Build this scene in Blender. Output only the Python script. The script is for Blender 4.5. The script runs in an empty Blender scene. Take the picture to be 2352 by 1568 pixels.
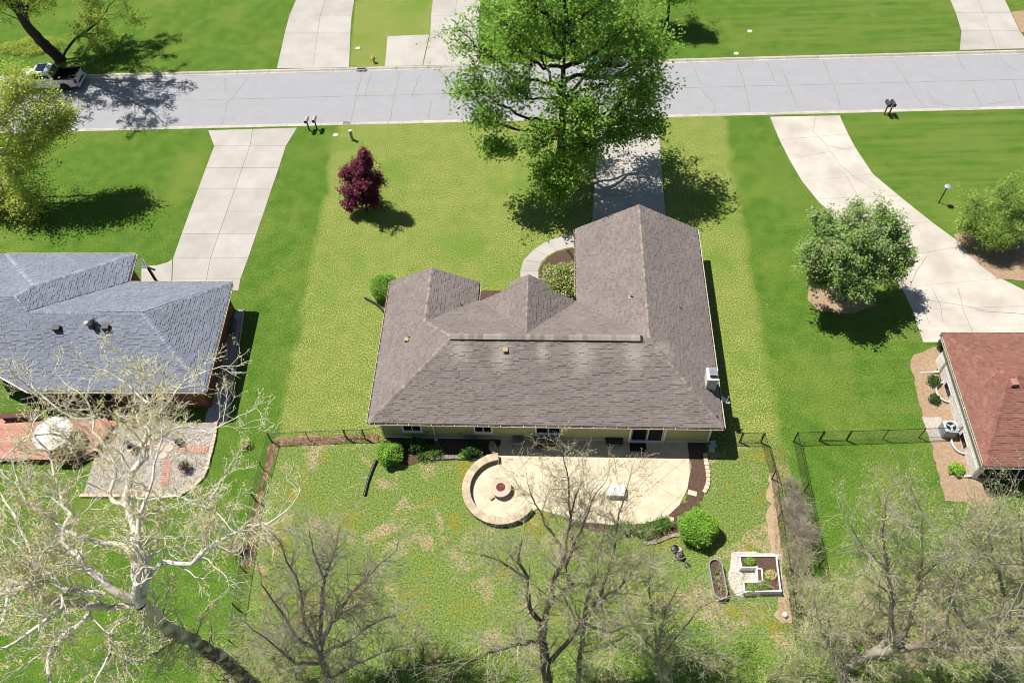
import bpy, math, random
import numpy as np
from mathutils import Vector, Matrix
rng = np.random.default_rng(7)
random.seed(7)
SC = bpy.context.scene
COL = SC.collection

# ------------------------------------------------------------------ camera
# picture coordinates below are those of the photograph scaled to 2352 x 1568
FPX, TH, RO, CH = 1828.0, math.radians(54.42), math.radians(-3.26), 46.0
_f = np.array([0, math.cos(TH), -math.sin(TH)]); _r0 = np.array([1, 0, 0.]); _u0 = np.cross(_r0, _f)
_r = _r0*math.cos(RO)+_u0*math.sin(RO); _u = -_r0*math.sin(RO)+_u0*math.cos(RO)
def ray(px, py): return _f+_r*(px-1176)/FPX-_u*(py-784)/FPX
def G(px, py, z=0.0):
    """point at height z seen at picture position px, py"""
    d = ray(px, py); t = (CH-z)/-d[2]
    return np.array([d[0]*t, d[1]*t, z])
def GP(pts, z=0.0): return [G(p[0], p[1], z) for p in pts]
def GY(px, py, Y):
    d = ray(px, py); t = Y/d[1]
    return np.array([d[0]*t, Y, CH+d[2]*t])
cd = bpy.data.cameras.new('camera'); cam = bpy.data.objects.new('camera', cd); COL.objects.link(cam)
cd.sensor_width = 36.0; cd.lens = FPX/2352*36.0; cd.clip_start = 0.5; cd.clip_end = 2000
cam.matrix_world = Matrix([[_r[0], _u[0], -_f[0], 0], [_r[1], _u[1], -_f[1], 0], [_r[2], _u[2], -_f[2], CH], [0, 0, 0, 1]])
SC.camera = cam

# ------------------------------------------------------------------ light
SUN = Vector((0.44, -0.29, -1.0)).normalized()
w = bpy.data.worlds.new('World'); SC.world = w; w.use_nodes = True
nt = w.node_tree; bg = nt.nodes['Background']
sky = nt.nodes.new('ShaderNodeTexSky'); sky.sky_type = 'NISHITA'; sky.sun_disc = False
sky.sun_elevation = math.asin(-SUN.z); sky.sun_rotation = math.atan2(-SUN.x, -SUN.y)
sky.dust_density = 0.6
nt.links.new(sky.outputs[0], bg.inputs[0]); bg.inputs[1].default_value = 0.05
sl = bpy.data.lights.new('sun', 'SUN'); sl.energy = 5.0; sl.angle = math.radians(0.5); sl.color = (1, 0.955, 0.88)
so = bpy.data.objects.new('sun', sl); COL.objects.link(so); so.rotation_euler = SUN.to_track_quat('-Z', 'Y').to_euler(); so.location = (0, 0, 60)
SC.view_settings.view_transform = 'Standard'; SC.view_settings.look = 'None'
SC.view_settings.exposure = 0.5; SC.view_settings.gamma = 1.0
SC.view_settings.use_curve_mapping = False
try: SC.cycles.filter_width = 1.0
except Exception: pass

# ------------------------------------------------------------------ materials
def nodes(name):
    m = bpy.data.materials.new(name); m.use_nodes = True
    n = m.node_tree; b = n.nodes['Principled BSDF']
    return m, n, b
def N(n, t, **k):
    x = n.nodes.new(t)
    for a, v in k.items(): setattr(x, a, v)
    return x
def L(n, a, b): n.links.new(a, b)
def math_(n, op, a, b=None, c=None, clamp=False):
    x = N(n, 'ShaderNodeMath', operation=op); x.use_clamp = clamp
    for i, v in enumerate((a, b, c)):
        if v is None: continue
        if isinstance(v, (int, float)): x.inputs[i].default_value = v
        else: L(n, v, x.inputs[i])
    return x.outputs[0]
def mixc(n, f, a, b, mode='MIX'):
    x = N(n, 'ShaderNodeMix', data_type='RGBA', blend_type=mode)
    for s, v in ((0, f), (6, a), (7, b)):
        if isinstance(v, (int, float)): x.inputs[s].default_value = v
        elif isinstance(v, tuple): x.inputs[s].default_value = (*v[:3], 1)
        else: L(n, v, x.inputs[s])
    return x.outputs[2]
def noise(n, scale, detail=3, rough=0.55, vec=None, dist=0):
    x = N(n, 'ShaderNodeTexNoise'); x.inputs['Scale'].default_value = scale
    x.inputs['Detail'].default_value = detail; x.inputs['Roughness'].default_value = rough; x.inputs['Distortion'].default_value = dist
    if vec is None:
        g = N(n, 'ShaderNodeNewGeometry'); vec = g.outputs['Position']
    L(n, vec, x.inputs['Vector']); return x.outputs['Fac']
def ramp(n, v, a, b):
    x = N(n, 'ShaderNodeMapRange'); L(n, v, x.inputs[0])
    x.inputs[1].default_value = a; x.inputs[2].default_value = b; x.clamp = True
    return x.outputs[0]
MATS = {}
def M(name, col, col2=None, scale=3.0, rough=0.85, fine=0.0, fscale=40.0, bump=0.0, bscale=60.0, island=0.0, metal=0.0, spec=0.3, obrand=0.0, big=0.0, alpha=None):
    """plain procedural surface: two tones mixed by noise, fine speckle, piece to piece variation, relief"""
    m, n, b = nodes(name)
    col2 = col2 or tuple(c*0.8 for c in col)
    c = mixc(n, ramp(n, noise(n, scale), 0.35, 0.65), col, col2)
    if big: c = mixc(n, math_(n, 'MULTIPLY', ramp(n, noise(n, 0.35, 4), 0.45, 0.7), big), c, tuple(x*0.6 for x in col2))
    if fine:
        k = math_(n, 'MULTIPLY_ADD', noise(n, fscale, 2, 0.7), 2*fine, 1-fine)
        x = N(n, 'ShaderNodeHueSaturation'); L(n, c, x.inputs['Color']); L(n, k, x.inputs['Value']); c = x.outputs[0]
    if island or obrand:
        if island: g = N(n, 'ShaderNodeNewGeometry').outputs['Random Per Island']
        else: g = N(n, 'ShaderNodeObjectInfo').outputs['Random']
        a = island or obrand
        k = math_(n, 'MULTIPLY_ADD', g, 2*a, 1-a)
        x = N(n, 'ShaderNodeHueSaturation'); L(n, c, x.inputs['Color']); L(n, k, x.inputs['Value']); c = x.outputs[0]
    L(n, c, b.inputs['Base Color'])
    b.inputs['Roughness'].default_value = rough; b.inputs['Metallic'].default_value = metal
    b.inputs['Specular IOR Level'].default_value = spec
    if bump:
        bp = N(n, 'ShaderNodeBump'); bp.inputs['Strength'].default_value = bump; bp.inputs['Distance'].default_value = 0.03
        L(n, noise(n, bscale, 3, 0.6), bp.inputs['Height']); L(n, bp.outputs[0], b.inputs['Normal'])
    MATS[name] = m
    return m
def leafmat(name, a, b_, dark, trans=0.35, rough=0.5):
    a, b_, dark = (tuple(min(.8, q*1.22) for q in k) for k in (a, b_, dark))
    m, n, b = nodes(name)
    g = N(n, 'ShaderNodeNewGeometry').outputs['Random Per Island']
    c = mixc(n, g, a, b_)
    k = noise(n, 1.1, 2)
    c = mixc(n, ramp(n, k, 0.42, 0.68), c, dark)
    L(n, c, b.inputs['Base Color']); b.inputs['Roughness'].default_value = rough; b.inputs['Specular IOR Level'].default_value = 0.35
    t = N(n, 'ShaderNodeBsdfTranslucent'); L(n, c, t.inputs['Color'])
    mx = N(n, 'ShaderNodeMixShader'); mx.inputs[0].default_value = trans
    L(n, b.outputs[0], mx.inputs[1]); L(n, t.outputs[0], mx.inputs[2])
    L(n, mx.outputs[0], n.nodes['Material Output'].inputs['Surface'])
    MATS[name] = m; return m

# ------------------------------------------------------------------ mesh helpers
OFF = {}
def _mesh(name, V, F):
    me = bpy.data.meshes.new(name)
    V = np.asarray(V, dtype=np.float32)
    if isinstance(F, np.ndarray):
        k = F.shape[1]; me.vertices.add(len(V)); me.vertices.foreach_set('co', V.ravel())
        me.loops.add(F.size); me.loops.foreach_set('vertex_index', F.ravel().astype(np.int32))
        me.polygons.add(len(F)); me.polygons.foreach_set('loop_start', (np.arange(len(F))*k).astype(np.int32))
        me.update(calc_edges=True)
    else:
        me.from_pydata([tuple(map(float, v)) for v in V], [], [tuple(map(int, f)) for f in F])
        me.update()
    return me
def tag(o, label=None, cat=None, group=None, kind=None):
    if label: o['label'] = label
    if cat: o['category'] = cat
    if group: o['group'] = group
    if kind: o['kind'] = kind
    return o
def thing(name, label, cat, loc, group=None):
    o = bpy.data.objects.new(name, None); COL.objects.link(o)
    o.location = tuple(map(float, loc)); o.empty_display_size = 0.3
    OFF[o] = np.array(loc, float)
    return tag(o, label, cat, group)
def obj(name, V, F, mat, parent=None, smooth=False, kind=None):
    """one mesh object from world coordinates"""
    V = np.asarray(V, float)
    if parent is not None: off = OFF[parent]
    else: off = np.array([V[:, 0].mean(), V[:, 1].mean(), V[:, 2].min()])
    me = _mesh(name, V-off, F); me.materials.append(mat)
    if smooth: me.polygons.foreach_set('use_smooth', np.ones(len(me.polygons), bool))
    o = bpy.data.objects.new(name, me); COL.objects.link(o)
    if parent is not None: o.parent = parent
    else: o.location = tuple(off)
    OFF[o] = off
    if kind: o['kind'] = kind
    return o
def place(name, me, mat4, parent):
    """a copy of shared mesh data under a thing, at a world matrix"""
    o = bpy.data.objects.new(name, me); COL.objects.link(o); o.parent = parent
    m = mat4.copy(); off = OFF[parent]
    m.translation = m.translation-Vector(off)
    o.matrix_local = m
    OFF[o] = off
    return o
class MB:
    def __init__(s): s.V = []; s.F = []
    def add(s, V, F):
        k = len(s.V); s.V += [tuple(v) for v in V]; s.F += [tuple(i+k for i in f) for f in F]; return s
    def box(s, c, size, R=None):
        x, y, z = (q/2 for q in size); V = [np.array(p) for p in ((-x, -y, -z), (x, -y, -z), (x, y, -z), (-x, y, -z), (-x, -y, z), (x, -y, z), (x, y, z), (-x, y, z))]
        if R is not None: V = [R@v for v in V]
        return s.add([v+np.array(c) for v in V], [(0, 3, 2, 1), (4, 5, 6, 7), (0, 1, 5, 4), (1, 2, 6, 5), (2, 3, 7, 6), (3, 0, 4, 7)])
    def prism(s, poly, z0, z1, bottom=True):
        n = len(poly); a = sum(poly[i][0]*poly[(i+1) % n][1]-poly[(i+1) % n][0]*poly[i][1] for i in range(n))
        if a < 0: poly = poly[::-1]
        V = [(p[0], p[1], z0) for p in poly]+[(p[0], p[1], z1) for p in poly]
        F = [tuple(range(n, 2*n))]+[(i, (i+1) % n, n+(i+1) % n, n+i) for i in range(n)]
        if bottom: F.append(tuple(range(n-1, -1, -1)))
        return s.add(V, F)
    def lathe(s, c, prof, n=16):
        V = []; F = []
        for r, z in prof:
            for i in range(n): a = 2*math.pi*i/n; V.append((c[0]+r*math.cos(a), c[1]+r*math.sin(a), c[2]+z))
        for j in range(len(prof)-1):
            for i in range(n): F.append((j*n+i, j*n+(i+1) % n, (j+1)*n+(i+1) % n, (j+1)*n+i))
        F.append(tuple(range((len(prof)-1)*n, len(prof)*n))); F.append(tuple(range(n-1, -1, -1)))
        return s.add(V, F)
    def tube(s, pts, r, n=6, cap=True):
        pts = [np.array(p, float) for p in pts]; rr = r if hasattr(r, '__len__') else [r]*len(pts)
        V, F = tubes([(np.array(pts), np.array(rr))], n); s.add(V, F)
        if cap:
            k = len(s.V)-len(V); m = len(pts)
            s.F.append(tuple(k+i for i in range(n-1, -1, -1))); s.F.append(tuple(k+(m-1)*n+i for i in range(n)))
        return s
    def obj(s, name, mat, parent=None, smooth=False, kind=None): return obj(name, s.V, s.F, mat, parent, smooth, kind)
def rotz(a): c, q = math.cos(a), math.sin(a); return np.array([[c, -q, 0], [q, c, 0], [0, 0, 1.]])
def roty(a): c, q = math.cos(a), math.sin(a); return np.array([[c, 0, q], [0, 1, 0], [-q, 0, c]])
def rotx(a): c, q = math.cos(a), math.sin(a); return np.array([[1, 0, 0], [0, c, -q], [0, q, c]])
def tubes(lines, n=None):
    """many tapered tubes as one quad mesh"""
    Vs = []; Fs = []; k = 0
    for P, R in lines:
        m = len(P)
        nn = n or (8 if R[0] > 0.15 else 6 if R[0] > 0.06 else 4 if R[0] > 0.02 else 3)
        T = np.gradient(P, axis=0); T /= np.linalg.norm(T, axis=1)[:, None]+1e-9
        ref = np.array([0.31, 0.77, 0.55]) if abs(T[0, 2]) > 0.8 else np.array([0, 0, 1.])
        A = np.cross(T, ref); A /= np.linalg.norm(A, axis=1)[:, None]+1e-9; B = np.cross(T, A)
        an = np.arange(nn)*2*math.pi/nn
        V = P[:, None, :]+R[:, None, None]*(A[:, None, :]*np.cos(an)[None, :, None]+B[:, None, :]*np.sin(an)[None, :, None])
        i = np.arange(m-1)[:, None]*nn; j = np.arange(nn)[None, :]; j2 = (j+1) % nn
        F = np.stack([i+j, i+j2, i+nn+j2, i+nn+j], -1).reshape(-1, 4)+k
        Vs.append(V.reshape(-1, 3)); Fs.append(F); k += m*nn
    return np.concatenate(Vs), np.concatenate(Fs)
def inpoly(X, Y, poly):
    r = np.zeros(len(X), bool); n = len(poly)
    for i in range(n):
        x0, y0 = poly[i][0], poly[i][1]; x1, y1 = poly[(i+1) % n][0], poly[(i+1) % n][1]
        if y0 == y1: continue
        c = (y0 > Y) != (y1 > Y)
        r ^= c & (X < (x1-x0)*(Y-y0)/(y1-y0)+x0)
    return r
def smoothline(pts, step=0.5):
    """Catmull-Rom through points (any dimension), evenly stepped"""
    P = np.array(pts, float)
    if len(P) < 3: 
        m = max(2, int(np.linalg.norm(P[1][:3]-P[0][:3])/step)+1); return P[0]+(P[1]-P[0])*np.linspace(0, 1, m)[:, None]
    Q = np.vstack([2*P[0]-P[1], P, 2*P[-1]-P[-2]]); out = []
    for i in range(1, len(Q)-2):
        m = max(2, int(np.linalg.norm(Q[i+1][:3]-Q[i][:3])/step)+1)
        t = np.linspace(0, 1, m, endpoint=False)[:, None]
        out.append(0.5*(2*Q[i]+(Q[i+1]-Q[i-1])*t+(2*Q[i-1]-5*Q[i]+4*Q[i+1]-Q[i+2])*t**2+(3*Q[i]-Q[i-1]-3*Q[i+1]+Q[i+2])*t**3))
    return np.vstack(out+[P[-1:]])
NOGRASS = []
def struct(name, V, F, mat, parent=None, smooth=False):
    return obj(name, V, F, mat, parent, smooth, None if parent else 'structure')

# ------------------------------------------------------------------ ground
RA, RB = G(180, 302), G(2352, 250)          # near edge of the street
er = (RB-RA)[:2]; er /= np.linalg.norm(er); nr = np.array([-er[1], er[0]])
def RD(s, t, z=0.0):                         # along the street, across it from the near lawn edge
    p = RA[:2]+er*s+nr*t; return np.array([p[0], p[1], z])
RW = 8.4                                     # lawn edge to lawn edge
KW = 0.5
def lawn_material(name, blade):
    m, n, b = nodes(name)
    g = N(n, 'ShaderNodeNewGeometry'); pos = g.outputs['Position']
    sp = N(n, 'ShaderNodeSeparateXYZ'); L(n, pos, sp.inputs[0]); x, y = sp.outputs[0], sp.outputs[1]
    flat = N(n, 'ShaderNodeCombineXYZ'); L(n, x, flat.inputs[0]); L(n, y, flat.inputs[1]); pv = flat.outputs[0]
    def sd(A, B):                            # signed distance to a line, positive right of A->B
        d = (B-A)[:2]; d = d/np.linalg.norm(d); nx, ny = d[1], -d[0]
        return math_(n, 'ADD', math_(n, 'MULTIPLY_ADD', x, float(nx), float(-(nx*A[0]+ny*A[1]))), math_(n, 'MULTIPLY', y, float(ny)))
    wob = math_(n, 'MULTIPLY_ADD', noise(n, 0.5, 4, 0.6, pv), 1.6, -0.8)
    mA = ramp(n, math_(n, 'ADD', sd(G(640, 990), G(775, 290)), wob), -0.25, 0.35)
    mB = ramp(n, math_(n, 'ADD', sd(G(1665, 275), G(1790, 990)), wob), -0.35, 0.45)
    near = ramp(n, sd(RD(80, 2.0), RD(0, 2.0)), 0.3, -0.3)         # 1 on the near side of the street
    own = math_(n, 'MULTIPLY', math_(n, 'MULTIPLY', mA, mB), near)
    far_mid = math_(n, 'MULTIPLY', math_(n, 'SUBTRACT', 1.0, near), math_(n, 'MULTIPLY', ramp(n, sd(G(800, 160), G(815, 0)), 0, 0.2), ramp(n, sd(G(1000, 0), G(985, 160)), 0, 0.2)))
    own_f = math_(n, 'MAXIMUM', own, far_mid)
    rearm = math_(n, 'MULTIPLY', own, ramp(n, math_(n, 'ADD', sd(G(614, 1010), G(1757, 1010)), wob), -0.4, 0.4))
    n_lo = noise(n, 0.16, 4, 0.6, pv); n_md = noise(n, 0.9, 4, 0.65, pv); n_hi = noise(n, 7.0, 3, 0.7, pv); n_vh = noise(n, 10.0, 3, 0.75, pv)
    # clean, mown lawn of the neighbours
    c = mixc(n, ramp(n, n_md, 0.35, 0.68), (0.062, 0.135, 0.015), (0.105, 0.178, 0.024))
    c = mixc(n, ramp(n, n_lo, 0.5, 0.75), c, (0.15, 0.20, 0.035))
    # mowing stripes running with the street, right of the house
    s = math_(n, 'ADD', math_(n, 'MULTIPLY', x, float(nr[0])), math_(n, 'MULTIPLY', y, float(nr[1])))
    st = N(n, 'ShaderNodeTexNoise'); st.noise_dimensions = '2D'; st.inputs['Scale'].default_value = 1.0; st.inputs['Detail'].default_value = 2
    cv = N(n, 'ShaderNodeCombineXYZ'); L(n, math_(n, 'MULTIPLY', s, 1.5), cv.inputs[0]); L(n, math_(n, 'MULTIPLY', x, 0.09), cv.inputs[1]); L(n, cv.outputs[0], st.inputs['Vector'])
    right = ramp(n, x, 20, 27)
    c = mixc(n, math_(n, 'MULTIPLY', ramp(n, st.outputs[0], 0.42, 0.62), math_(n, 'MULTIPLY', right, 0.75)), c, (0.125, 0.175, 0.035))
    # the tired yellow-green lawn of the middle plot
    o = mixc(n, ramp(n, n_md, 0.32, 0.68), (0.13, 0.195, 0.03), (0.205, 0.238, 0.055))
    o = mixc(n, math_(n, 'MULTIPLY', ramp(n, n_vh, 0.52, 0.72), 0.6), o, (0.47, 0.41, 0.20))
    o = mixc(n, ramp(n, n_lo, 0.52, 0.68), o, (0.13, 0.205, 0.032))
    c = mixc(n, own_f, c, o)
    # rough back yard with bare and straw patches
    q = mixc(n, ramp(n, n_hi, 0.36, 0.66), (0.085, 0.16, 0.025), (0.21, 0.245, 0.07))
    n_p = noise(n, 0.33, 5, 0.65, pv, 0.4)
    q = mixc(n, ramp(n, noise(n, 0.42, 4, 0.6, pv, 0.6), 0.56, 0.66), q, (0.20, 0.195, 0.03))
    bare = math_(n, 'MULTIPLY', ramp(n, n_p, 0.53, 0.61), ramp(n, n_hi, 0.36, 0.56))
    q = mixc(n, bare, q, (0.36, 0.27, 0.165))
    c = mixc(n, rearm, c, q)
    # dry ground under the thicket at lower right
    th = math_(n, 'MULTIPLY', ramp(n, x, 15.5, 18.5), ramp(n, y, 16.0, 13.0))
    th = math_(n, 'MULTIPLY', th, math_(n, 'MULTIPLY', ramp(n, y, 8.0, 10.5), ramp(n, n_md, 0.40, 0.55)))
    c = mixc(n, th, c, (0.34, 0.25, 0.165))
    # loose dry spots everywhere
    spot = math_(n, 'MULTIPLY', ramp(n, noise(n, 0.55, 5, 0.7, pv), 0.62, 0.72), ramp(n, n_hi, 0.45, 0.62))
    c = mixc(n, math_(n, 'MULTIPLY', spot, 0.7), c, (0.36, 0.31, 0.17))
    if blade:
        k = math_(n, 'MULTIPLY_ADD', g.outputs['Random Per Island'], 0.9, 0.55)
        k = math_(n, 'MULTIPLY', k, math_(n, 'MULTIPLY_ADD', ramp(n, n_vh, 0.32, 0.68), 1.1, 0.45))
        h = N(n, 'ShaderNodeHueSaturation'); L(n, c, h.inputs['Color']); L(n, k, h.inputs['Value']); c = h.outputs[0]
    else:
        k = math_(n, 'MULTIPLY_ADD', ramp(n, n_vh, 0.32, 0.68), 1.3, 0.3)
        h = N(n, 'ShaderNodeHueSaturation'); L(n, c, h.inputs['Color']); L(n, k, h.inputs['Value']); c = h.outputs[0]
        bp = N(n, 'ShaderNodeBump'); bp.inputs['Strength'].default_value = 0.5; bp.inputs['Distance'].default_value = 0.05
        L(n, noise(n, 22, 3, 0.7, pv), bp.inputs['Height']); L(n, bp.outputs[0], b.inputs['Normal'])
    L(n, c, b.inputs['Base Color']); b.inputs['Roughness'].default_value = 0.9; b.inputs['Specular IOR Level'].default_value = 0.1
    return m
m_lawn = lawn_material('lawn', False); m_blade = lawn_material('grass_blade', True)
m_asph = M('asphalt', (0.305, 0.305, 0.322), (0.288, 0.288, 0.304), 0.9, 0.95, fine=0.22, fscale=20, bump=0.2, bscale=90)
def streaky(m):
    n = m.node_tree; return m
m_crack = M('crack_filler', (0.20, 0.195, 0.19), rough=0.9)
m_kerb = M('kerb_concrete', (0.45, 0.415, 0.365), (0.36, 0.33, 0.29), 1.2, 0.9, fine=0.2, fscale=30, bump=0.2, obrand=0.1)
m_conc = M('driveway_concrete', (0.42, 0.392, 0.36), (0.37, 0.345, 0.315), 0.6, 0.9, fine=0.12, fscale=45, bump=0.15, obrand=0.05, big=0.25)
m_concold = M('old_concrete', (0.52, 0.475, 0.415), (0.41, 0.375, 0.325), 0.45, 0.9, fine=0.2, fscale=25, bump=0.25, obrand=0.05, big=0.3)
m_joint = M('joint', (0.20, 0.185, 0.16), rough=0.95)
m_mulch = M('mulch', (0.115, 0.07, 0.047), (0.07, 0.042, 0.03), 9, 0.95, fine=0.5, fscale=30, bump=0.8, bscale=28)
m_lmulch = M('pale_mulch', (0.36, 0.255, 0.165), (0.28, 0.19, 0.12), 5, 0.95, fine=0.45, fscale=24, bump=0.7, bscale=26)
m_gravel = M('gravel_base', (0.46, 0.42, 0.37), (0.36, 0.32, 0.28), 6, 0.95, fine=0.5, fscale=26, bump=0.8, bscale=24)
m_soil = M('bare_soil', (0.40, 0.30, 0.195), (0.32, 0.24, 0.15), 3, 0.95, fine=0.4, fscale=22, bump=0.5, bscale=22)

# ground sheet, sunk under the street
tt = [-400, -0.02, 0.02, RW-0.02, RW+0.02, 400]; zz = [0, 0, -0.16, -0.16, 0, 0]
V = [RD(s, t, z) for t, z in zip(tt, zz) for s in (-400, 480)]
struct('ground', V, [(2*i, 2*i+1, 2*i+3, 2*i+2) for i in range(5)], m_lawn)
V = [RD(s, t, -0.12) for t in (KW-0.1, RW-KW+0.1) for s in (-400, 480)]
road = struct('road', V, [(0, 1, 3, 2)], m_asph)
NOGRASS.append([RD(-400, 0), RD(480, 0), RD(480, RW), RD(-400, RW)])
def ribbon(name, pts, wd, mat, parent, z=None):
    P = np.array([p[:3] if len(p) > 2 else (p[0], p[1], 0) for p in pts], float)
    T = np.gradient(P, axis=0); T[:, 2] = 0; T /= np.linalg.norm(T, axis=1)[:, None]+1e-9
    A = np.stack([-T[:, 1], T[:, 0], 0*T[:, 0]], 1)*wd/2
    if z is not None: P[:, 2] = z
    V = np.vstack([P-A, P+A]); m = len(P)
    return obj(name, V, [(i, i+1, m+i+1, m+i) for i in range(m-1)], mat, parent)
def jag(a, b, amp=0.12, step=0.45):
    a, b = np.array(a[:2]), np.array(b[:2]); m = max(3, int(np.linalg.norm(b-a)/step)); t = np.linspace(0, 1, m)[:, None]
    d = (b-a)/np.linalg.norm(b-a); q = np.array([-d[1], d[0]])
    off = np.cumsum(rng.normal(0, amp*0.5, m)); off -= np.linspace(off[0], off[-1], m)
    p = a+(b-a)*t+q*off[:, None]
    return [(*k, 0) for k in p]
zr = -0.116
def rcrack(p, amp=0.1, wd=0.035):
    P = [G(a, b, zr) for a, b in p]; pts = []
    for i in range(len(P)-1): pts += jag(P[i], P[i+1], amp)[:-1]
    pts.append(tuple(P[-1])); ribbon('crack', pts, wd, m_crack, road, zr)
for p in ([(832, 168), (800, 300)], [(855, 168), (838, 223)], [(920, 168), (895, 290)], [(965, 172), (946, 222), (940, 224)], [(992, 230), (981, 290)],
          [(1075, 165), (1062, 290)], [(1165, 168), (1132, 218), (1121, 290)], [(568, 178), (523, 235), (510, 286)], [(515, 180), (520, 215)],
          [(430, 185), (410, 230)], [(1595, 158), (1608, 195)], [(1610, 203), (1645, 245), (1635, 262)], [(1694, 143), (1710, 195), (1722, 257)], [(1762, 143), (1780, 190)],
          [(1890, 140), (1915, 192), (1930, 255)], [(2050, 138), (2090, 200), (2110, 230), (2140, 255)], [(2195, 120), (2215, 160)], [(2285, 130), (2340, 165)],
          [(1795, 155), (1835, 250)], [(2130, 208), (2145, 235), (2190, 245)], [(2235, 205), (2255, 240), (2235, 252)], [(2328, 185), (2348, 240)], [(2265, 240), (2330, 232)]):
    rcrack(p)
ribbon('centre_joint', [RD(s, RW/2+rng.normal(0, 0.02), zr) for s in np.arange(-60, 150, 1.5)], 0.035, m_crack, road, zr)
# kerbs: real pieces with joints
KP = [(0, 0.0), (0.17, 0.012), (0.24, -0.02), (0.32, -0.095), (KW, -0.112)]
def kerb_mesh(Ls, flip):
    V = []; sg = 1
    for s in (0.012, Ls-0.012):
        for t, z in KP+[(KW, -0.2), (0, -0.2)]: V.append((s, t if not flip else -t, z))
    k = 7; F = [tuple(range(k)), tuple(range(2*k-1, k-1, -1))]+[(i, k+i, k+(i+1) % k, (i+1) % k) for i in range(k)]
    if flip: F = [f[::-1] for f in F]
    me = _mesh('kerb_segment', V, F); me.materials.append(m_kerb); return me
M4 = Matrix(((er[0], nr[0], 0, 0), (er[1], nr[1], 0, 0), (0, 0, 1, 0), (0, 0, 0, 1)))
for nm, t0, flip in (('near_kerb', 0.0, False), ('far_kerb', RW, True)):
    base = struct(nm, [RD(-60, t0+(0.02 if not flip else -0.42), -0.21), RD(150, t0+(0.02 if not flip else -0.42), -0.21), RD(150, t0+(0.42 if not flip else -0.02), -0.21), RD(-60, t0+(0.42 if not flip else -0.02), -0.21)], [(0, 1, 2, 3)], m_joint)
    me = kerb_mesh(3.05, flip)
    for i in range(-9, 33):
        p = RD(i*3.05+0.6, t0, rng.uniform(-0.006, 0.004)); m = M4.copy(); m.translation = Vector(p)
        place('kerb_segment', me, m, base)

# ------------------------------------------------------------------ driveways: slabs with real joints
def slabs(name, left, right, mat, cols=2, rows=None, z=0.025, gap=0.02, pieces=None):
    """left, right: matching world points down both edges; one slab per cell"""
    Lp = [np.array(p[:2]) for p in left]; Rp = [np.array(p[:2]) for p in right]
    NOGRASS.append([tuple(p) for p in Lp]+[tuple(p) for p in Rp[::-1]])
    poly = Lp+Rp[::-1]
    root = MB().prism([tuple(p) for p in poly], -0.05, 0.008).obj(name, m_joint, None, kind='structure')
    for i in range(len(Lp)-1):
        for j in range(cols):
            a = lambda k, t: Lp[k]+(Rp[k]-Lp[k])*t
            t0, t1 = j/cols, (j+1)/cols
            q = [a(i, t0), a(i, t1), a(i+1, t1), a(i+1, t0)]
            c = sum(q)/4; q = [p+(c-p)/np.linalg.norm(c-p)*gap for p in q]
            MB().prism([tuple(p) for p in q], 0.0, z+rng.uniform(-0.003, 0.003), False).obj('slab', mat, root)
    return root
def lerp_rows(a, b, n): return [a+(b-a)*t for t in np.linspace(0, 1, n)]
g2 = lambda *p: [G(*q) for q in p]
dl = slabs('left_driveway', g2((478, 300), (492, 336), (473, 386), (455, 435), (436, 486), (417, 538), (398, 592), (396, 640), (394, 668)),
      g2((683, 294), (657, 336), (641, 386), (624, 435), (607, 486), (589, 538), (571, 592), (553, 640), (548, 668)), m_conc)
MB().prism([tuple(p[:2]) for p in g2((396, 596), (385, 603), (360, 610), (325, 612), (325, 668), (393, 668))], 0, 0.026, False).obj('slab', m_conc, dl)
NOGRASS.append(g2((398, 592), (385, 603), (360, 610), (325, 612), (325, 668), (393, 668)))
slabs('main_driveway', g2((1372, 283), (1374, 300), (1369, 350), (1367, 400), (1364, 450), (1360, 505), (1352, 560)), g2((1532, 277), (1513, 300), (1517, 350), (1521, 400), (1525, 450), (1530, 505), (1535, 560)), m_conc)
lf = [(1768, 269), (1790, 322), (1812, 366), (1842, 417), (1875, 458), (1930, 520), (2010, 600), (2070, 660), (2095, 712), (2108, 750), (2120, 786)]
rt = [(1929, 266), (1948, 308), (1964, 338), (2005, 400), (2065, 450), (2140, 510), (2215, 565), (2300, 640), (2420, 700), (2440, 745), (2450, 786)]
dr = slabs('right_driveway', g2(*lf), g2(*rt), m_concold, cols=1)
for p in ([(1872, 270), (1866, 300), (1890, 325), (1895, 332), (1930, 380), (1960, 405), (2000, 430)], [(1940, 400), (1985, 470)], [(2105, 622), (2090, 660), (2112, 690), (2135, 745)], [(2105, 622), (2128, 590)],
          [(2105, 622), (2080, 618)], [(2140, 660), (2160, 700), (2165, 740)], [(2128, 690), (2200, 700), (2260, 712)], [(2200, 660), (2215, 720), (2235, 765)], [(2240, 712), (2352, 722)], [(1900, 335), (1950, 345)]):
    pts = []; P = [G(a, b) for a, b in p]
    for i in range(len(P)-1): pts += jag(P[i], P[i+1], 0.1)[:-1]
    pts.append(tuple(P[-1])); ribbon('crack', pts, 0.03, m_crack, dr, 0.033)
slabs('far_left_driveway', g2((660, -80), (680, 0), (664, 38), (654, 77), (636, 158)), g2((838, -80), (814, 0), (808, 38), (805, 77), (802, 156)), m_conc)
slabs('far_middle_driveway', g2((980, -80), (994, 0), (990, 38), (988, 80), (972, 152)), g2((1120, -80), (1105, 0), (1100, 38), (1100, 80), (1100, 149)), m_conc)
slabs('parking_pad', g2((890, 84), (884, 153)), g2((986, 80), (970, 152)), m_conc, cols=1)
slabs('far_right_driveway', g2((2150, -70), (2182, 0), (2195, 30), (2208, 72), (2204, 116)), g2((2260, -70), (2308, 0), (2322, 30), (2342, 72), (2372, 112)), m_conc)
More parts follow.
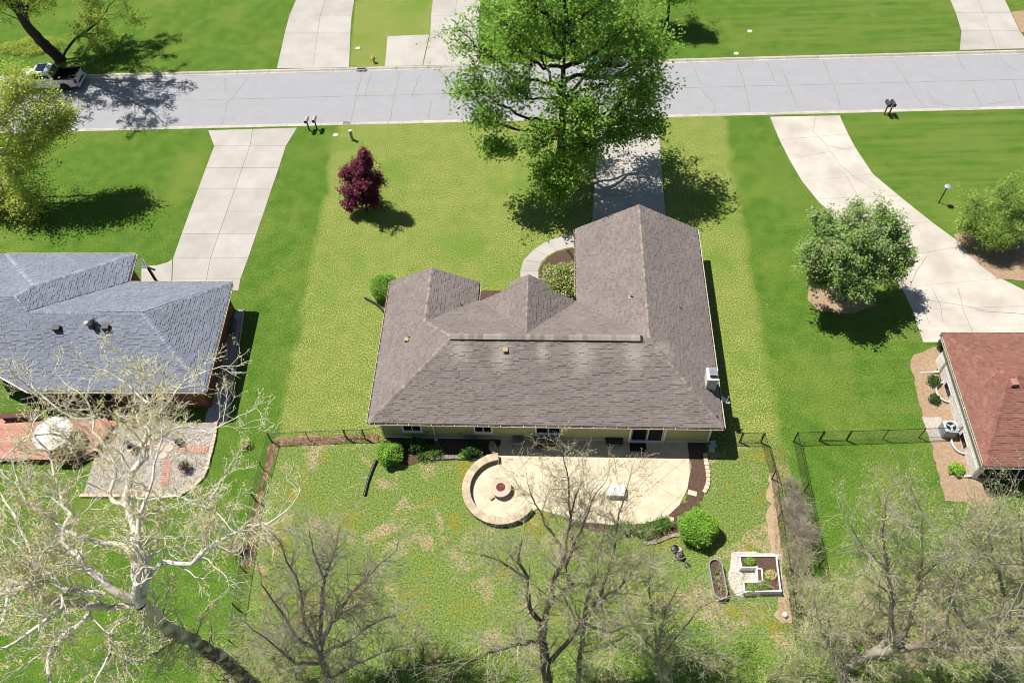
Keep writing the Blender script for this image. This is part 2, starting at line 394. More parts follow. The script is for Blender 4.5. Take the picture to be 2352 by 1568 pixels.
MB().prism([tuple(p[:2]) for p in g2((2322, 28), (2400, 20), (2400, 70), (2345, 75))], -0.02, 0.02).obj('gravel_strip', m_lmulch, None, kind='structure')
NOGRASS.append(g2((2322, 28), (2400, 20), (2400, 70), (2345, 75)))
# curved front walk
wo = [(1335, 538), (1292, 542), (1255, 555), (1225, 574), (1202, 598), (1195, 622), (1196, 665)]
wi = [(1335, 566), (1303, 570), (1278, 577), (1258, 588), (1243, 603), (1236, 622), (1236, 665)]
slabs('front_walk', g2(*wo), g2(*wi), m_conc, cols=1)
def ragged(P, amp, step=0.35):
    if amp <= 0: return P
    out = []
    for i in range(len(P)):
        a, b = np.array(P[i][:2]), np.array(P[(i+1) % len(P)][:2]); m = max(1, int(np.linalg.norm(b-a)/step))
        for k in range(m): out.append(np.array([*(a+(b-a)*k/m+(rng.normal(0, amp, 2) if k else 0)), 0.0]))
    return out
def bed(name, pix, mat, z=0.03, world=None, rough=0.03):
    P = ragged(world or g2(*pix), rough); NOGRASS.append(P)
    return MB().prism([tuple(p[:2]) for p in P], -0.02, z).obj(name, mat, None, kind='structure')
bed('front_mulch_bed', [(1338, 569), (1303, 572), (1278, 579), (1259, 590), (1245, 605), (1238, 622), (1238, 700), (1345, 720)], m_mulch)
bed('porch_mulch_bed', [(1090, 668), (1150, 668), (1180, 690), (1095, 712)], m_mulch)

# ------------------------------------------------------------------ roofs of separate shingles
def shingle_mat(name, cols, obrand, stains=None, stain_col=None):
    m, n, b = nodes(name)
    g = N(n, 'ShaderNodeObjectInfo').outputs['Random'] if obrand else N(n, 'ShaderNodeNewGeometry').outputs['Random Per Island']
    cr = N(n, 'ShaderNodeValToRGB'); cr.color_ramp.interpolation = 'LINEAR'; L(n, g, cr.inputs[0])
    el = cr.color_ramp.elements
    while len(el) < len(cols): el.new(0.5)
    for i, c in enumerate(cols): el[i].position = i/(len(cols)-1); el[i].color = (*c, 1)
    c = cr.outputs[0]
    k = math_(n, 'MULTIPLY_ADD', noise(n, 35, 2, 0.7), 0.5, 0.75)
    h = N(n, 'ShaderNodeHueSaturation'); L(n, c, h.inputs['Color']); L(n, k, h.inputs['Value']); c = h.outputs[0]
    k = math_(n, 'MULTIPLY_ADD', noise(n, 0.55, 4, 0.6), 0.5, 0.75)
    h = N(n, 'ShaderNodeHueSaturation'); L(n, c, h.inputs['Color']); L(n, k, h.inputs['Value']); c = h.outputs[0]
    if stains:
        pos = N(n, 'ShaderNodeNewGeometry').outputs['Position']
        tot = None; nz = math_(n, 'MULTIPLY_ADD', noise(n, 2.0, 4, 0.7), 1.4, 0.3)
        for p, rx, ry in stains:
            mp = N(n, 'ShaderNodeMapping'); mp.vector_type = 'TEXTURE'; L(n, pos, mp.inputs[0])
            mp.inputs['Location'].default_value = tuple(p); mp.inputs['Scale'].default_value = (rx, ry, 3)
            ln = N(n, 'ShaderNodeVectorMath', operation='LENGTH'); L(n, mp.outputs[0], ln.inputs[0])
            v = math_(n, 'SUBTRACT', 1.0, math_(n, 'MULTIPLY', ln.outputs['Value'], nz), clamp=True)
            tot = v if tot is None else math_(n, 'ADD', tot, v, clamp=True)
        c = mixc(n, math_(n, 'MULTIPLY', tot, 1.15, clamp=True), c, stain_col)
    L(n, c, b.inputs['Base Color']); b.inputs['Roughness'].default_value = 0.92; b.inputs['Specular IOR Level'].default_value = 0.25
    return m
def clip(poly, cp):
    out = poly
    for i in range(len(cp)):
        (x0, y0), (x1, y1) = cp[i], cp[(i+1) % len(cp)]
        inp = out; out = []
        if not inp: return []
        f = lambda p: (x1-x0)*(p[1]-y0)-(y1-y0)*(p[0]-x0)
        for j in range(len(inp)):
            a, b = inp[j-1], inp[j]; fa, fb = f(a), f(b)
            if (fa >= 0) != (fb >= 0):
                t = fa/(fa-fb); out.append((a[0]+(b[0]-a[0])*t, a[1]+(b[1]-a[1])*t))
            if fb >= 0: out.append(b)
    return out
WCL = (0.24, 0.31, 0.38)
def shingle_template(wd, ex):
    x = wd/2-0.0015; t0, t1 = 0.017, 0.004; y1 = ex+0.012
    V = [(-x, 0, t0), (x, 0, t0), (x, y1, t1), (-x, y1, t1), (-x, 0, -.022), (x, 0, -.022), (x, y1, -.022), (-x, y1, -.022)]
    return V, [(0, 1, 2, 3), (4, 5, 1, 0), (5, 6, 2, 1), (7, 4, 0, 3)]
def make_roof(root, faces, mats, n_single, deck_mat, ex=0.138, thick=0.16, single_faces=(0,)):
    """faces: convex planar polygons (world). Deck, then shingles laid in courses and cut at hips and valleys."""
    mb = MB()
    for fc in faces:
        n = len(fc); k = len(mb.V); P = [np.array(p, float) for p in fc]
        nz = np.cross(P[1]-P[0], P[2]-P[0])
        if nz[2] < 0: P = P[::-1]
        mb.add([tuple(p) for p in P]+[tuple(p-np.array([0, 0, thick])) for p in P], [tuple(range(n)), tuple(range(2*n-1, n-1, -1))]+[(n+i, n+(i+1) % n, (i+1) % n, i) for i in range(n)])
    deck = mb.obj('roof', deck_mat, root)
    off = OFF[root]; V = []; F = []; singles = []
    for fi, fc in enumerate(faces):
        P = [np.array(p, float) for p in fc]; nv = np.cross(P[1]-P[0], P[2]-P[0])
        if nv[2] < 0: P = P[::-1]; nv = -nv
        nv /= np.linalg.norm(nv); e = np.cross((0, 0, 1.), nv); e /= np.linalg.norm(e); s = np.cross(nv, e)
        O = min(P, key=lambda p: p[2]); ab = [((p-O)@e, (p-O)@s) for p in P]
        a0, a1 = min(p[0] for p in ab), max(p[0] for p in ab); b1 = max(p[1] for p in ab)
        row = 0; b = 0.0
        while b < b1:
            a = a0-rng.uniform(0, 0.5)
            while a < a1:
                ci = rng.integers(0, 3); wd = WCL[ci]
                q = [(a+.0015, b), (a+wd-.0015, b), (a+wd-.0015, b+ex+.01), (a+.0015, b+ex+.01)]
                r = clip(q, ab)
                if len(r) >= 3:
                    full = len(r) == 4 and abs(sum(r[i][0]*r[(i+1) % 4][1]-r[(i+1) % 4][0]*r[i][1] for i in range(4))/2-(wd-.003)*(ex+.01)) < 1e-5
                    lift = rng.uniform(0, 0.003)+(0.020 if rng.random() < 0.42 else 0.0)
                    if full:
                        c = O+e*(a+wd/2)+s*b
                        singles.append((0 if fi in single_faces else 1, c[1], ci, c+nv*lift, e, s, nv))
                    else:
                        k = len(V); n = len(r)
                        for (x, y) in r: V.append(O+e*x+s*y+nv*(0.017-0.013*(y-b)/ex+lift))
                        for (x, y) in r: V.append(O+e*x+s*y)
                        F.append(tuple(range(k, k+n)))
                        for i in range(n): F.append((k+n+i, k+n+(i+1) % n, k+(i+1) % n, k+i))
                a += wd
            b += ex; row += 1
    singles.sort(key=lambda t: (t[0], t[1]))
    me = []
    for wd in WCL:
        q = _mesh('shingle', *shingle_template(wd, ex)); q.materials.append(mats[1]); me.append(q)
    for _, _, ci, c, e, s, nv in singles[:n_single]:
        place('shingle', me[ci], Matrix(((e[0], s[0], nv[0], c[0]), (e[1], s[1], nv[1], c[1]), (e[2], s[2], nv[2], c[2]), (0, 0, 0, 1))), deck)
    for _, _, ci, c, e, s, nv in singles[n_single:]:
        tv, tf = shingle_template(WCL[ci], ex); k = len(V)
        V += [c+e*x+s*y+nv*z for x, y, z in tv]; F += [tuple(k+i for i in f) for f in tf]
    o = obj('shingles', V, F, mats[0], deck, kind='stuff')
    return deck
def caps(parent, A, B, nL, nR, mat, step=0.25, wd=0.15, name='ridge_cap'):
    """bent cap shingles along a ridge or hip from A (low) to B; nL, nR downhill directions of both sides"""
    A, B = np.array(A, float), np.array(B, float); t = B-A; Ls = np.linalg.norm(t); t /= Ls
    nL = np.array(nL, float); nR = np.array(nR, float)
    lx = [nL, nR]; V = []; Ln = step*1.12
    up = np.array([0, 0, 1.])
    for s0, h in ((0, 0.038), (Ln, 0.022)):
        V += [t*s0+nL*wd+up*(h), t*s0+up*(h+0.012), t*s0+nR*wd+up*(h), t*s0+nL*wd-up*0.01, t*s0+nR*wd-up*0.01]
    F = [(0, 1, 6, 5), (1, 2, 7, 6), (3, 0, 5, 8), (2, 4, 9, 7), (0, 3, 1), (1, 4, 2), (1, 3, 4)]
    me = _mesh(name, V, F); me.materials.append(mat)
    for i in range(int(Ls/step)+1):
        p = A+t*min(i*step, Ls-Ln*0.9)+up*rng.uniform(-.003, .003); m = Matrix.Identity(4); m.translation = Vector(p); place(name, me, m, parent)
def down(n_face):   # steepest descent of a plane given its upward normal
    n = np.array(n_face, float); d = np.array([n[0], n[1], 0.]); d /= np.linalg.norm(d); d[2] = -math.hypot(n[0], n[1])/n[2]; return d
def pn(fc):
    P = [np.array(p, float) for p in fc]; n = np.cross(P[1]-P[0], P[2]-P[0]); n /= np.linalg.norm(n); return n if n[2] > 0 else -n
def capline(parent, A, B, fL, fR, mat, **k):
    A, B = np.array(A, float), np.array(B, float)
    t = (B-A)/np.linalg.norm(B-A); res = []
    for fc, sg in ((fL, 1), (fR, -1)):
        n = pn(fc); d = np.cross(n, t)*1.0
        c = sum(np.array(p, float) for p in fc)/len(fc)
        if d@(c-(A+B)/2) < 0: d = -d
        res.append(d/np.linalg.norm(d))
    caps(parent, A, B, res[0], res[1], mat, **k)
m_white = M('white_paint', (0.74, 0.73, 0.70), (0.66, 0.65, 0.62), 2, 0.5, fine=0.06, fscale=20, spec=0.4)
m_gutter = M('gutter_metal', (0.72, 0.69, 0.62), (0.55, 0.51, 0.44), 2.2, 0.5, fine=0.15, fscale=14)
m_litter = M('leaf_litter', (0.17, 0.10, 0.055), (0.06, 0.04, 0.03), 9, 0.95, fine=0.5, fscale=22, bump=0.6)
m_glass = M('window_glass', (0.012, 0.014, 0.016), rough=0.06, spec=0.5)
m_black = M('black_metal', (0.018, 0.018, 0.019), rough=0.45, spec=0.4)
m_grey = M('grey_metal', (0.32, 0.33, 0.34), rough=0.4, metal=0.4)
m_pvc = M('white_plastic', (0.70, 0.71, 0.71), rough=0.4)
def gutter(root, A, B, out, litter=True):
    """open trough with straps from A to B, hung outwards"""
    A, B, out = np.array(A, float), np.array(B, float), np.array(out, float)
    t = B-A; Ls = np.linalg.norm(t); t /= Ls; up = np.array([0, 0, 1.])
    prof = [(0.0, 0.0), (0.0, -0.12), (0.11, -0.12), (0.135, 0.0), (0.122, 0.0), (0.10, -0.108), (0.012, -0.108), (0.012, 0.0)]
    V = [p+out*a+up*(z-0.02) for p in (A, B) for a, z in prof]; k = len(prof)
    F = [(i, (i+1) % k, k+(i+1) % k, k+i) for i in range(k)]+[tuple(range(k-1, -1, -1)), tuple(range(k, 2*k))]
    mb = MB().add(V, F)
    R = np.stack([t, out, up], 1)
    for s in np.arange(0.4, Ls, 0.72): mb.box(A+t*s+out*0.066-up*0.018, (0.025, 0.13, 0.012), R)
    g = mb.obj('gutter', m_gutter, root)
    if litter: MB().box(A+t*Ls/2+out*0.058-up*0.105, (Ls-0.02, 0.082, 0.02), R).obj('leaf_litter', m_litter, g)
    return g
def pipe_vent(root, p, h=0.3, r=0.055, mat=None, flash=True):
    mb = MB().lathe(p, [(r, -0.15), (r, h), (r*0.8, h), (r*0.8, h-0.05)], 10)
    o = mb.obj('vent_pipe', mat or m_pvc, root)
    return o

# ================================================================== the brown-roofed house in the middle
HE = 2.7; HA = G(845.8, 970, HE); HB = G(1662.4, 982.3, HE)
he_ = (HB-HA)[:2]; HW = float(np.linalg.norm(he_)); he_ /= HW; hn_ = np.array([-he_[1], he_[0]])
def U(u, v, z=0.0):
    p = HA[:2]+he_*u+hn_*v; return np.array([p[0], p[1], z])
HR = np.array([[he_[0], hn_[0], 0], [he_[1], hn_[1], 0], [0, 0, 1.]])
def onplane(px, py, v):            # picture point on the vertical plane v = const of the house: u, z
    d = ray(px, py); o = np.array([0, 0, CH]); q = U(0, v)
    t = ((q[:2]-o[:2])@hn_)/(d[:2]@hn_); p = o+d*t
    return float((p[:2]-HA[:2])@he_), float(p[2])
ST = [(U(5.6, 4.2, 4.8), 0.9, 1.1), (U(8.3, 3.9, 4.7), 0.8, 1.5), (U(13.4, 4.0, 4.7), 1.1, 1.7), (U(16.6, 4.1, 4.8), 1.0, 1.6), (U(18.5, 4.4, 4.7), 0.8, 0.9), (U(10.9, 4.1, 4.7), 0.5, 0.9)]
br = [(0.145, 0.112, 0.106), (0.168, 0.144, 0.136), (0.158, 0.134, 0.127), (0.182, 0.157, 0.147), (0.165, 0.141, 0.133), (0.195, 0.168, 0.156)]
ms = (shingle_mat('brown_shingles', [tuple(q*1.1 for q in k) for k in br], False, ST, (0.29, 0.265, 0.235)), shingle_mat('brown_shingle', [tuple(q*1.1 for q in k) for k in br], True, ST, (0.29, 0.265, 0.235)))
m_cap = M('cap_shingle', (0.25, 0.208, 0.18), (0.21, 0.175, 0.152), 2, 0.92, fine=0.25, fscale=30, obrand=0.3)
m_deck = M('roof_deck', (0.10, 0.085, 0.08), rough=0.95)
house = thing('ranch_house', 'low ranch house with brown shingle roof and pale green siding in the middle', 'house', U(HW/2, 6))
RZ = 5.2
hl, hr_ = U(5.18, 4.9, RZ), U(17.6, 4.9, RZ)
fRear = [U(0, 0, HE), U(HW, 0, HE), hr_, hl]
fRight = [U(HW, 0, HE), U(HW, 16.67, HE), U(17.6, 16.67, RZ), hr_]
ZL = 2.7+(RZ-HE)/5.18*3.1; VL = 4.9+(RZ-ZL)/(RZ-HE)*4.9
kL = U(3.1, VL, ZL)
fLeftA = [U(0, 0, HE), hl, kL, U(0, VL, HE)]
fLeftB = [U(0, VL, HE), kL, U(3.1, 11.5, ZL), U(0, 11.5, HE)]
fLWe = [kL, U(6.3, 9.8, HE), U(6.3, 11.5, HE), U(3.1, 11.5, ZL)]
fFront = [hl, kL, U(6.3, 9.8, HE), U(13.16, 9.8, HE), hr_]
fGar = [hr_, U(13.16, 9.8, HE), U(13.16, 16.67, HE), U(17.6, 16.67, RZ)]
ZM = 4.95; VM = 4.9+(RZ-ZM)/(RZ-HE)*4.9; mw = 3.3
fMw = [U(9.85, VM, ZM+.01), U(9.85-mw, 9.8, HE+.01), U(9.85, 9.8, ZM+.01)]
fMe = [U(9.85, VM, ZM+.01), U(9.85, 9.8, ZM+.01), U(9.85+mw, 9.8, HE+.01)]
zz_ = lambda du: ZM+.01-(ZM-HE)/mw*du
fPw = [U(9.85, 9.8, ZM+.01), U(8.55, 9.8, zz_(1.3)), U(8.55, 10.3, zz_(1.3)), U(9.85, 10.3, ZM+.01)]
fPe = [U(9.85, 9.8, ZM+.01), U(9.85, 10.3, ZM+.01), U(11.15, 10.3, zz_(1.3)), U(11.15, 9.8, zz_(1.3))]
roof = make_roof(house, [fRear, fRight, fLeftA, fLeftB, fLWe, fFront, fGar, fMw, fMe, fPw, fPe], ms, 300, m_deck)
capline(roof, U(0, 0, HE), hl, fRear, fLeftA, m_cap); capline(roof, U(HW, 0, HE), hr_, fRear, fRight, m_cap)
capline(roof, U(17.6, 16.67, RZ), hr_, fGar, fRight, m_cap); capline(roof, U(3.1, 11.5, ZL), kL, fLWe, fLeftB, m_cap)
capline(roof, kL, hl, fFront, fLeftA, m_cap); capline(roof, U(9.85, 10.3, ZM), U(9.85, VM, ZM), fMw, fMe, m_cap)
# raised ridge vent along the main ridge
mb = MB(); a, b = U(5.0, 4.9, RZ), U(17.15, 4.9, RZ); Lr = np.linalg.norm(b-a)
for sg in (-1, 1): mb.box((a+b)/2+np.array([*(hn_*sg*0.10), 0.03]), (Lr, 0.20, 0.07), HR@rotx(-sg*0.35))
vent = mb.obj('ridge_vent', m_black, roof)
for i in range(int(Lr/0.3)):
    c = a+(b-a)*((i+.5)*0.3/Lr)
    for sg in (-1,): pass
    me_ = MB().box((0, 0.108, 0.085), (0.296, 0.235, 0.018), rotx(-0.35)).box((0, -0.108, 0.085), (0.296, 0.235, 0.018), rotx(0.35)) if i == 0 else None
    if i == 0:
        vme = _mesh('ridge_cap', me_.V, me_.F); vme.materials.append(m_cap)
    place('ridge_cap', vme, Matrix(((he_[0], hn_[0], 0, c[0]), (he_[1], hn_[1], 0, c[1]), (0, 0, 1, c[2]), (0, 0, 0, 1))), roof)
# walls
m_side = M('sage_siding', (0.36, 0.365, 0.185), (0.33, 0.335, 0.17), 1.5, 0.7, fine=0.1, fscale=30, obrand=0.05)
m_brick = M('brick_wall', (0.22, 0.085, 0.055), (0.16, 0.06, 0.04), 4, 0.9, fine=0.3, fscale=18, bump=0.3)
foot = [(0.5, 0.45), (HW-0.5, 0.45), (HW-0.5, 16.2), (13.6, 16.2), (13.6, 9.3), (5.9, 9.3), (5.9, 11.1), (0.5, 11.1)]
NOGRASS.append([U(a, b) for a, b in foot])
mb = MB().prism([tuple(U(a, b)[:2]) for a, b in foot], -0.1, 2.62)
for (u0, u1, um, zt, v) in ((13.5, HW-.4, 17.6, RZ, 16.2), (0.5, 5.9, 3.1, ZL, 11.1), (6.6, 13.1, 9.85, ZM, 9.6)):
    mb.add([U(u0, v, 2.6), U(u1, v, 2.6), U(um, v, zt-.2), U(u0, v-.15, 2.6), U(u1, v-.15, 2.6), U(um, v-.15, zt-.2)], [(1, 0, 2), (3, 4, 5), (0, 1, 4, 3), (1, 2, 5, 4), (2, 0, 3, 5)])
wall = mb.obj('wall', m_side, house)
wins = []
for (x0, x1, yb) in ((925.7, 970.7, 989), (1089, 1132, 991.6), (1229, 1292, 994.2)):
    ua, za = onplane(x0, yb, 0.43); ub, _ = onplane(x1, yb, 0.43); wins.append((ua, ub, za, 2.15))
ud0, _ = onplane(1446, 1000, 0.43); ud1, _ = onplane(1528, 1000, 0.43); ud0 -= .05
opens = wins+[(ud0, ud1, 0.0, 2.2)]
bounds = 0.55
course = 0.185; nco = int(2.5/course)
for k in range(nco):
    z0 = 0.2+k*course; segs = [(0.52, HW-0.52)]
    for (ua, ub, za, zb) in opens:
        if z0+course > za+.02 and z0 < zb-.02:
            segs = [q for s in segs for q in ((s[0], min(s[1], ua)), (max(s[0], ub), s[1])) if q[1]-q[0] > 0.05]
    for s0, s1 in segs:
        u = s0; first = True
        while u < s1-0.01:
            ln = (rng.uniform(0.8, 3.66) if first else 3.66); first = False; e = min(u+ln, s1)
            c = U((u+e)/2, 0.437, z0+course/2); MB().box(c, (e-u-0.006, 0.02, course+0.015), HR@rotx(-0.06)).obj('plank', m_side, wall); u = e
MB().box(U(HW/2, 0.425, 0.1), (HW-1.02, 0.03, 0.14), HR).obj('base_trim', m_white, house)
for u in (0.54, HW-0.54): MB().box(U(u, 0.41, 1.36), (0.11, 0.05, 2.4), HR).obj('corner_board', m_white, house)
for (ua, ub, za, zb) in wins:
    w_ = MB(); cu = (ua+ub)/2; W_ = ub-ua
    for (u, z, sx, sz) in ((cu, zb-.05, W_, .1), (cu, za+.05, W_, .1), (ua+.05, (za+zb)/2, .1, zb-za-.2), (ub-.05, (za+zb)/2, .1, zb-za-.2)): w_.box(U(u, 0.40, z), (sx, 0.07, sz), HR)
    wn = w_.obj('window', m_white, house)
    MB().box(U(cu, 0.415, (za+zb)/2), (0.05, 0.03, zb-za-.2), HR).obj('mullion', m_white, wn)
    MB().box(U(cu, 0.36, za+.0), (W_+.08, 0.12, 0.04), HR).obj('sill', m_white, wn)
    for s in (-1, 1): MB().box(U(cu+s*(W_/4-.03), 0.43, (za+zb)/2), (W_/2-.13, 0.02, zb-za-.2), HR).obj('pane', m_glass, wn)
# sliding door
cu = (ud0+ud1)/2; dw = ud1-ud0; d_ = MB()
for u in (ud0+.06, ud1-.06): d_.box(U(u, 0.39, 1.15), (.13, .1, 2.1), HR)
d_.box(U(cu, .39, 2.2), (dw, .1, .13), HR).box(U(cu, .37, .09), (dw, .16, .06), HR)
dr_ = d_.obj('sliding_door', m_white, house)
pw = (dw-.3)/2
for s, v in ((-1, .43), (1, .40)):
    c = cu+s*pw/2; f_ = MB()
    for u, z, a, b in ((c-pw/2+.04, 1.13, .06, 1.95), (c+pw/2-.04, 1.13, .06, 1.95), (c, .18, pw-.14, .08), (c, 2.07, pw-.14, .08)): f_.box(U(u, v, z), (a, .04, b), HR)
    pf = f_.obj('door_leaf', m_white if s > 0 else m_grey, dr_)
    MB().box(U(c, v+.005, 1.13), (pw-.1, .02, 1.8), HR).obj('pane', m_glass, dr_)
# side windows, garage door on the unseen front
MB().box(U(17.6, 16.25, 1.1), (4.9, .1, 2.2), HR).obj('garage_door', m_white, house)
# gutters
gutter(house, U(0, 0, HE-.03), U(HW, 0, HE-.03), -np.array([*hn_, 0]))
gutter(house, U(0, 11.5, HE-.03), U(0, 0, HE-.03), -np.array([*he_, 0])); gutter(house, U(HW, 0, HE-.03), U(HW, 16.67, HE-.03), np.array([*he_, 0]))
gutter(house, U(13.16, 16.67, HE-.03), U(13.16, 10.3, HE-.03), -np.array([*he_, 0])); gutter(house, U(6.3, 9.9, HE-.03), U(6.3, 11.5, HE-.03), np.array([*he_, 0]))
# vents on the roof
def on_roof(px, py, fc):
    P = [np.array(p) for p in fc]; n = pn(fc); d = ray(px, py); o = np.array([0, 0, CH]); t = ((P[0]-o)@n)/(d@n); return o+d*t
for px, py, fc, h, m_ in ((938, 775, fLeftA, 0.25, m_grey), (1058, 699, fLWe, 0.25, m_grey), (1448, 682, fGar, 0.42, m_pvc), (1561, 706, fRight, 0.2, m_grey), (1645, 955, fRight, 0.22, m_grey)):
    v_ = pipe_vent(house, on_roof(px, py, fc), h, 0.06, m_)
    p = on_roof(px, py, fc); n = pn(fc); e = np.cross((0, 0, 1.), n); e /= np.linalg.norm(e); s = np.cross(n, e)
    MB().box(p+n*.03, (.3, .3, .012), np.stack([e, s, n], 1)).obj('flashing', m_grey, v_)
m_tan = M('tan_metal', (0.42, 0.30, 0.17), rough=0.6)
for px, py, fc in ((1161, 806, fRear), (934, 782, fLeftA)):
    p = on_roof(px, py, fc); MB().box(p+np.array([0, 0, .07]), (.26, .24, .16), HR).box(p+np.array([0, 0, .17]), (.3, .28, .04), HR).obj('box_vent', m_tan, house)
# curved wire across the valley
pts = [on_roof(x, y, fMe)+np.array([0, 0, .04]) for x, y in ((1252, 745), (1258, 738), (1266, 734), (1276, 735))]
MB().tube(smoothline(pts, .2), .02, 5).obj('cable', m_grey, house)
# chimney of white-painted brick, stepped top
m_wb = M('white_brick', (0.64, 0.62, 0.58), (0.5, 0.48, 0.45), 6, 0.85, fine=0.2, fscale=20, obrand=0.12)
m_soot_hole = M('soot', (0.03, 0.028, 0.027), rough=0.95)  # chimney black, also painted in for the darkness of drain holes
pc = on_roof(1622, 893, fRight); cu0 = float((pc[:2]-HA[:2])@he_)+.27; cv0 = float((pc[:2]-HA[:2])@hn_)+.42; zc = pc[2]-.35
zt = zc+1.35
ch = MB().box(U(cu0, cv0, (zc+zt)/2), (.56, .74, zt-zc), HR).obj('chimney', m_soot_hole, house)
bl, bh = .2, .075
k = 0; z = zc
while z < zt-.02:
    for side in range(4):
        ln, oth = ((.6, .78) if side % 2 == 0 else (.78, .6)); nb = 3 if side % 2 == 0 else 4
        for i in range(nb):
            t = -ln/2+(i+.5)*ln/nb
            out = oth/2-.02+(0.05 if z > zt-.16 else 0)
            du, dv = ((t, -out) if side == 0 else (out, t) if side == 1 else (t, out) if side == 2 else (-out, t))
            sz = (ln/nb-.012, .06, bh-.012) if side % 2 == 0 else (.06, ln/nb-.012, bh-.012)
            MB().box(U(cu0+du, cv0+dv, z+bh/2), sz, HR).obj('brick', m_wb, ch)
    z += bh
MB().box(U(cu0, cv0, zt+.04), (.72, .9, .08), HR).obj('crown', m_white, ch)
MB().box(U(cu0, cv0, zt+.12), (.4, .4, .1), HR).obj('flue', m_soot_hole, ch)
cp = MB()
for s in (-1, 1):
    cp.box(U(cu0+s*.2, cv0, zt+.24), (.03, .5, .2), HR)
cp.box(U(cu0, cv0, zt+.36), (.5, .58, .03), HR).obj('chimney_cap', m_grey, ch)
# satellite dish on the right eave
sd_ = U(HW+.32, 2.05, 2.45)
V = []; F = []
for i in range(5):
    for j in range(16):
        r_ = .33*i/4; a = 2*math.pi*j/16; V.append(np.array([r_*math.cos(a), r_*math.sin(a)*1.1, .35*r_*r_/.33]))
for i in range(4):
    for j in range(16): F.append((i*16+j, i*16+(j+1) % 16, (i+1)*16+(j+1) % 16, (i+1)*16+j))
Rd = HR@rotx(-0.5)@roty(.5)
sdsh = thing('satellite_dish', 'small pale satellite dish at the right eave of the brown roof', 'dish', U(HW+.1, 2.05, 2.3))
dish_m = M('dish_paint', (0.55, 0.57, 0.6), rough=0.5)
obj('reflector', [Rd@v+sd_ for v in V]+[Rd@(v-np.array([0, 0, .015]))+sd_ for v in V], F+[tuple(i+80 for i in f[::-1]) for f in F], dish_m, sdsh, True)
MB().tube([U(HW-.1, 2.05, 2.35), U(HW+.15, 2.05, 2.3), sd_-np.array([0, 0, .02])], .025, 6).obj('mount', m_grey, sdsh)
MB().tube([sd_+Rd@np.array([0, -.3, .06]), sd_+Rd@np.array([0, -.12, .42])], .012, 5).box(sd_+Rd@np.array([0, -.1, .44]), (.07, .07, .1), Rd).obj('feed_arm', m_grey, sdsh)
# wall fittings at the back
m_brass = M('brass', (0.35, 0.2, 0.06), rough=0.35, metal=0.8)
for px in (1434, 1547):
    u, z = onplane(px, 985, .4); mb = MB().box(U(u, .39, 1.98), (.1, .04, .16), HR).lathe(U(u, .3, 1.84), [(.05, 0), (.075, .03), (.06, .18), (.1, .2), (.02, .3)], 8); mb.obj('wall_lamp', m_brass, house)
u, _ = onplane(1178, 985, .4)
u1, _ = onplane(1178-178+0, 985, .4)
up_ = onplane(1000, 1000, .4)[0]
rp = MB().tube([U(up_-.0, .33, .1), U(up_-.02, .33, 2.5)], .055, 10).lathe(U(up_, .33, .02), [(.13, 0), (.13, .06), (.075, .1)], 12).obj('radon_pipe', m_pvc, house)
ug = onplane(990, 985, .4)[0]
MB().lathe(U(ug, .36, 2.1), [(.0, 0), (.07, .02), (.08, .08), (.05, .12)], 12).obj('round_fitting', m_pvc, house)
MB().box(U(onplane(984, 1000, .4)[0], .39, .95), (.14, .07, .16), HR).obj('meter_box', m_grey, house)
MB().box(U(onplane(1056, 1000, .4)[0], .39, .75), (.12, .07, .18), HR).obj('socket_box', m_grey, house)
MB().box(U(onplane(1080, 1003, .4)[0], .36, .42), (.7, .12, .16), HR).obj('wall_vent', m_grey, house)
MB().lathe(U(onplane(1543, 1008, .4)[0], .38, .35), [(.05, 0), (.06, .05), (.03, .08)], 10).obj('hose_bib', m_pvc, house)

# ================================================================== left neighbour: blue-grey roof, brick walls
def pz(fc, p):
    n = pn(fc); q = np.array(fc[0], float); return np.array([p[0], p[1], q[2]-(n[0]*(p[0]-q[0])+n[1]*(p[1]-q[1]))/n[2]])
E0 = 2.7
lRR, lFR, lFI, lWR, lWL, lRL = (G(470, 898, E0), G(533, 648, E0), G(293, 648, E0), G(311, 583, E0), G(15, 583, E0), G(62, 897, E0))
lgR = G(328, 719, 5.0); lgL = G(62, 717, 5.0)
base_f = [lRR, lgR, lRL]; lgL = pz(base_f, lgL)
lK1 = pz(base_f, G(33, 683, 5.45)); lK2 = G(78, 656, 5.05)
lL1 = lK1+np.array([-7.0, 0.5, 0]); lL2 = pz(base_f, G(-70, 832, E0)); lWW = lWL+np.array([-8, .6, 0])
lh = thing('brick_house', 'brick house with blue-grey shingle roof on the left', 'house', (-27, 34, 0))
gr = [(0.155, 0.17, 0.205), (0.19, 0.207, 0.25), (0.178, 0.193, 0.235), (0.21, 0.228, 0.275), (0.186, 0.202, 0.245)]
mg = (shingle_mat('slate_grey_shingles', gr, False), shingle_mat('slate_grey_shingle', gr, True))
m_gcap = M('grey_cap_shingle', (0.26, 0.285, 0.34), (0.22, 0.24, 0.29), 2, 0.92, fine=0.2, fscale=30, obrand=0.25)
fA, fB, fC, fD, fE, fF, fH = [lRR, lgR, lgL, lRL], [lRL, lgL, lK1, lL1, lL2], [lRR, lFR, lgR], [lFR, lFI, lgL, lgR], [lWR, lK2, lK1, lgL, lFI], [lWL, lK2, lWR], [lWL, lWW, lL1, lK1]
fE1, fE2 = [lWR, lK2, lgL, lFI], [lK2, lK1, lgL]
lroof = make_roof(lh, [fA, fB, fC, fD, fE1, fE2, fF, [lWL, lL1, lK1], [lWL, lWW, lL1], [lWL, lK1, lK2]], mg, 300, M('grey_deck', (0.1, 0.105, 0.12)), single_faces=(0,))
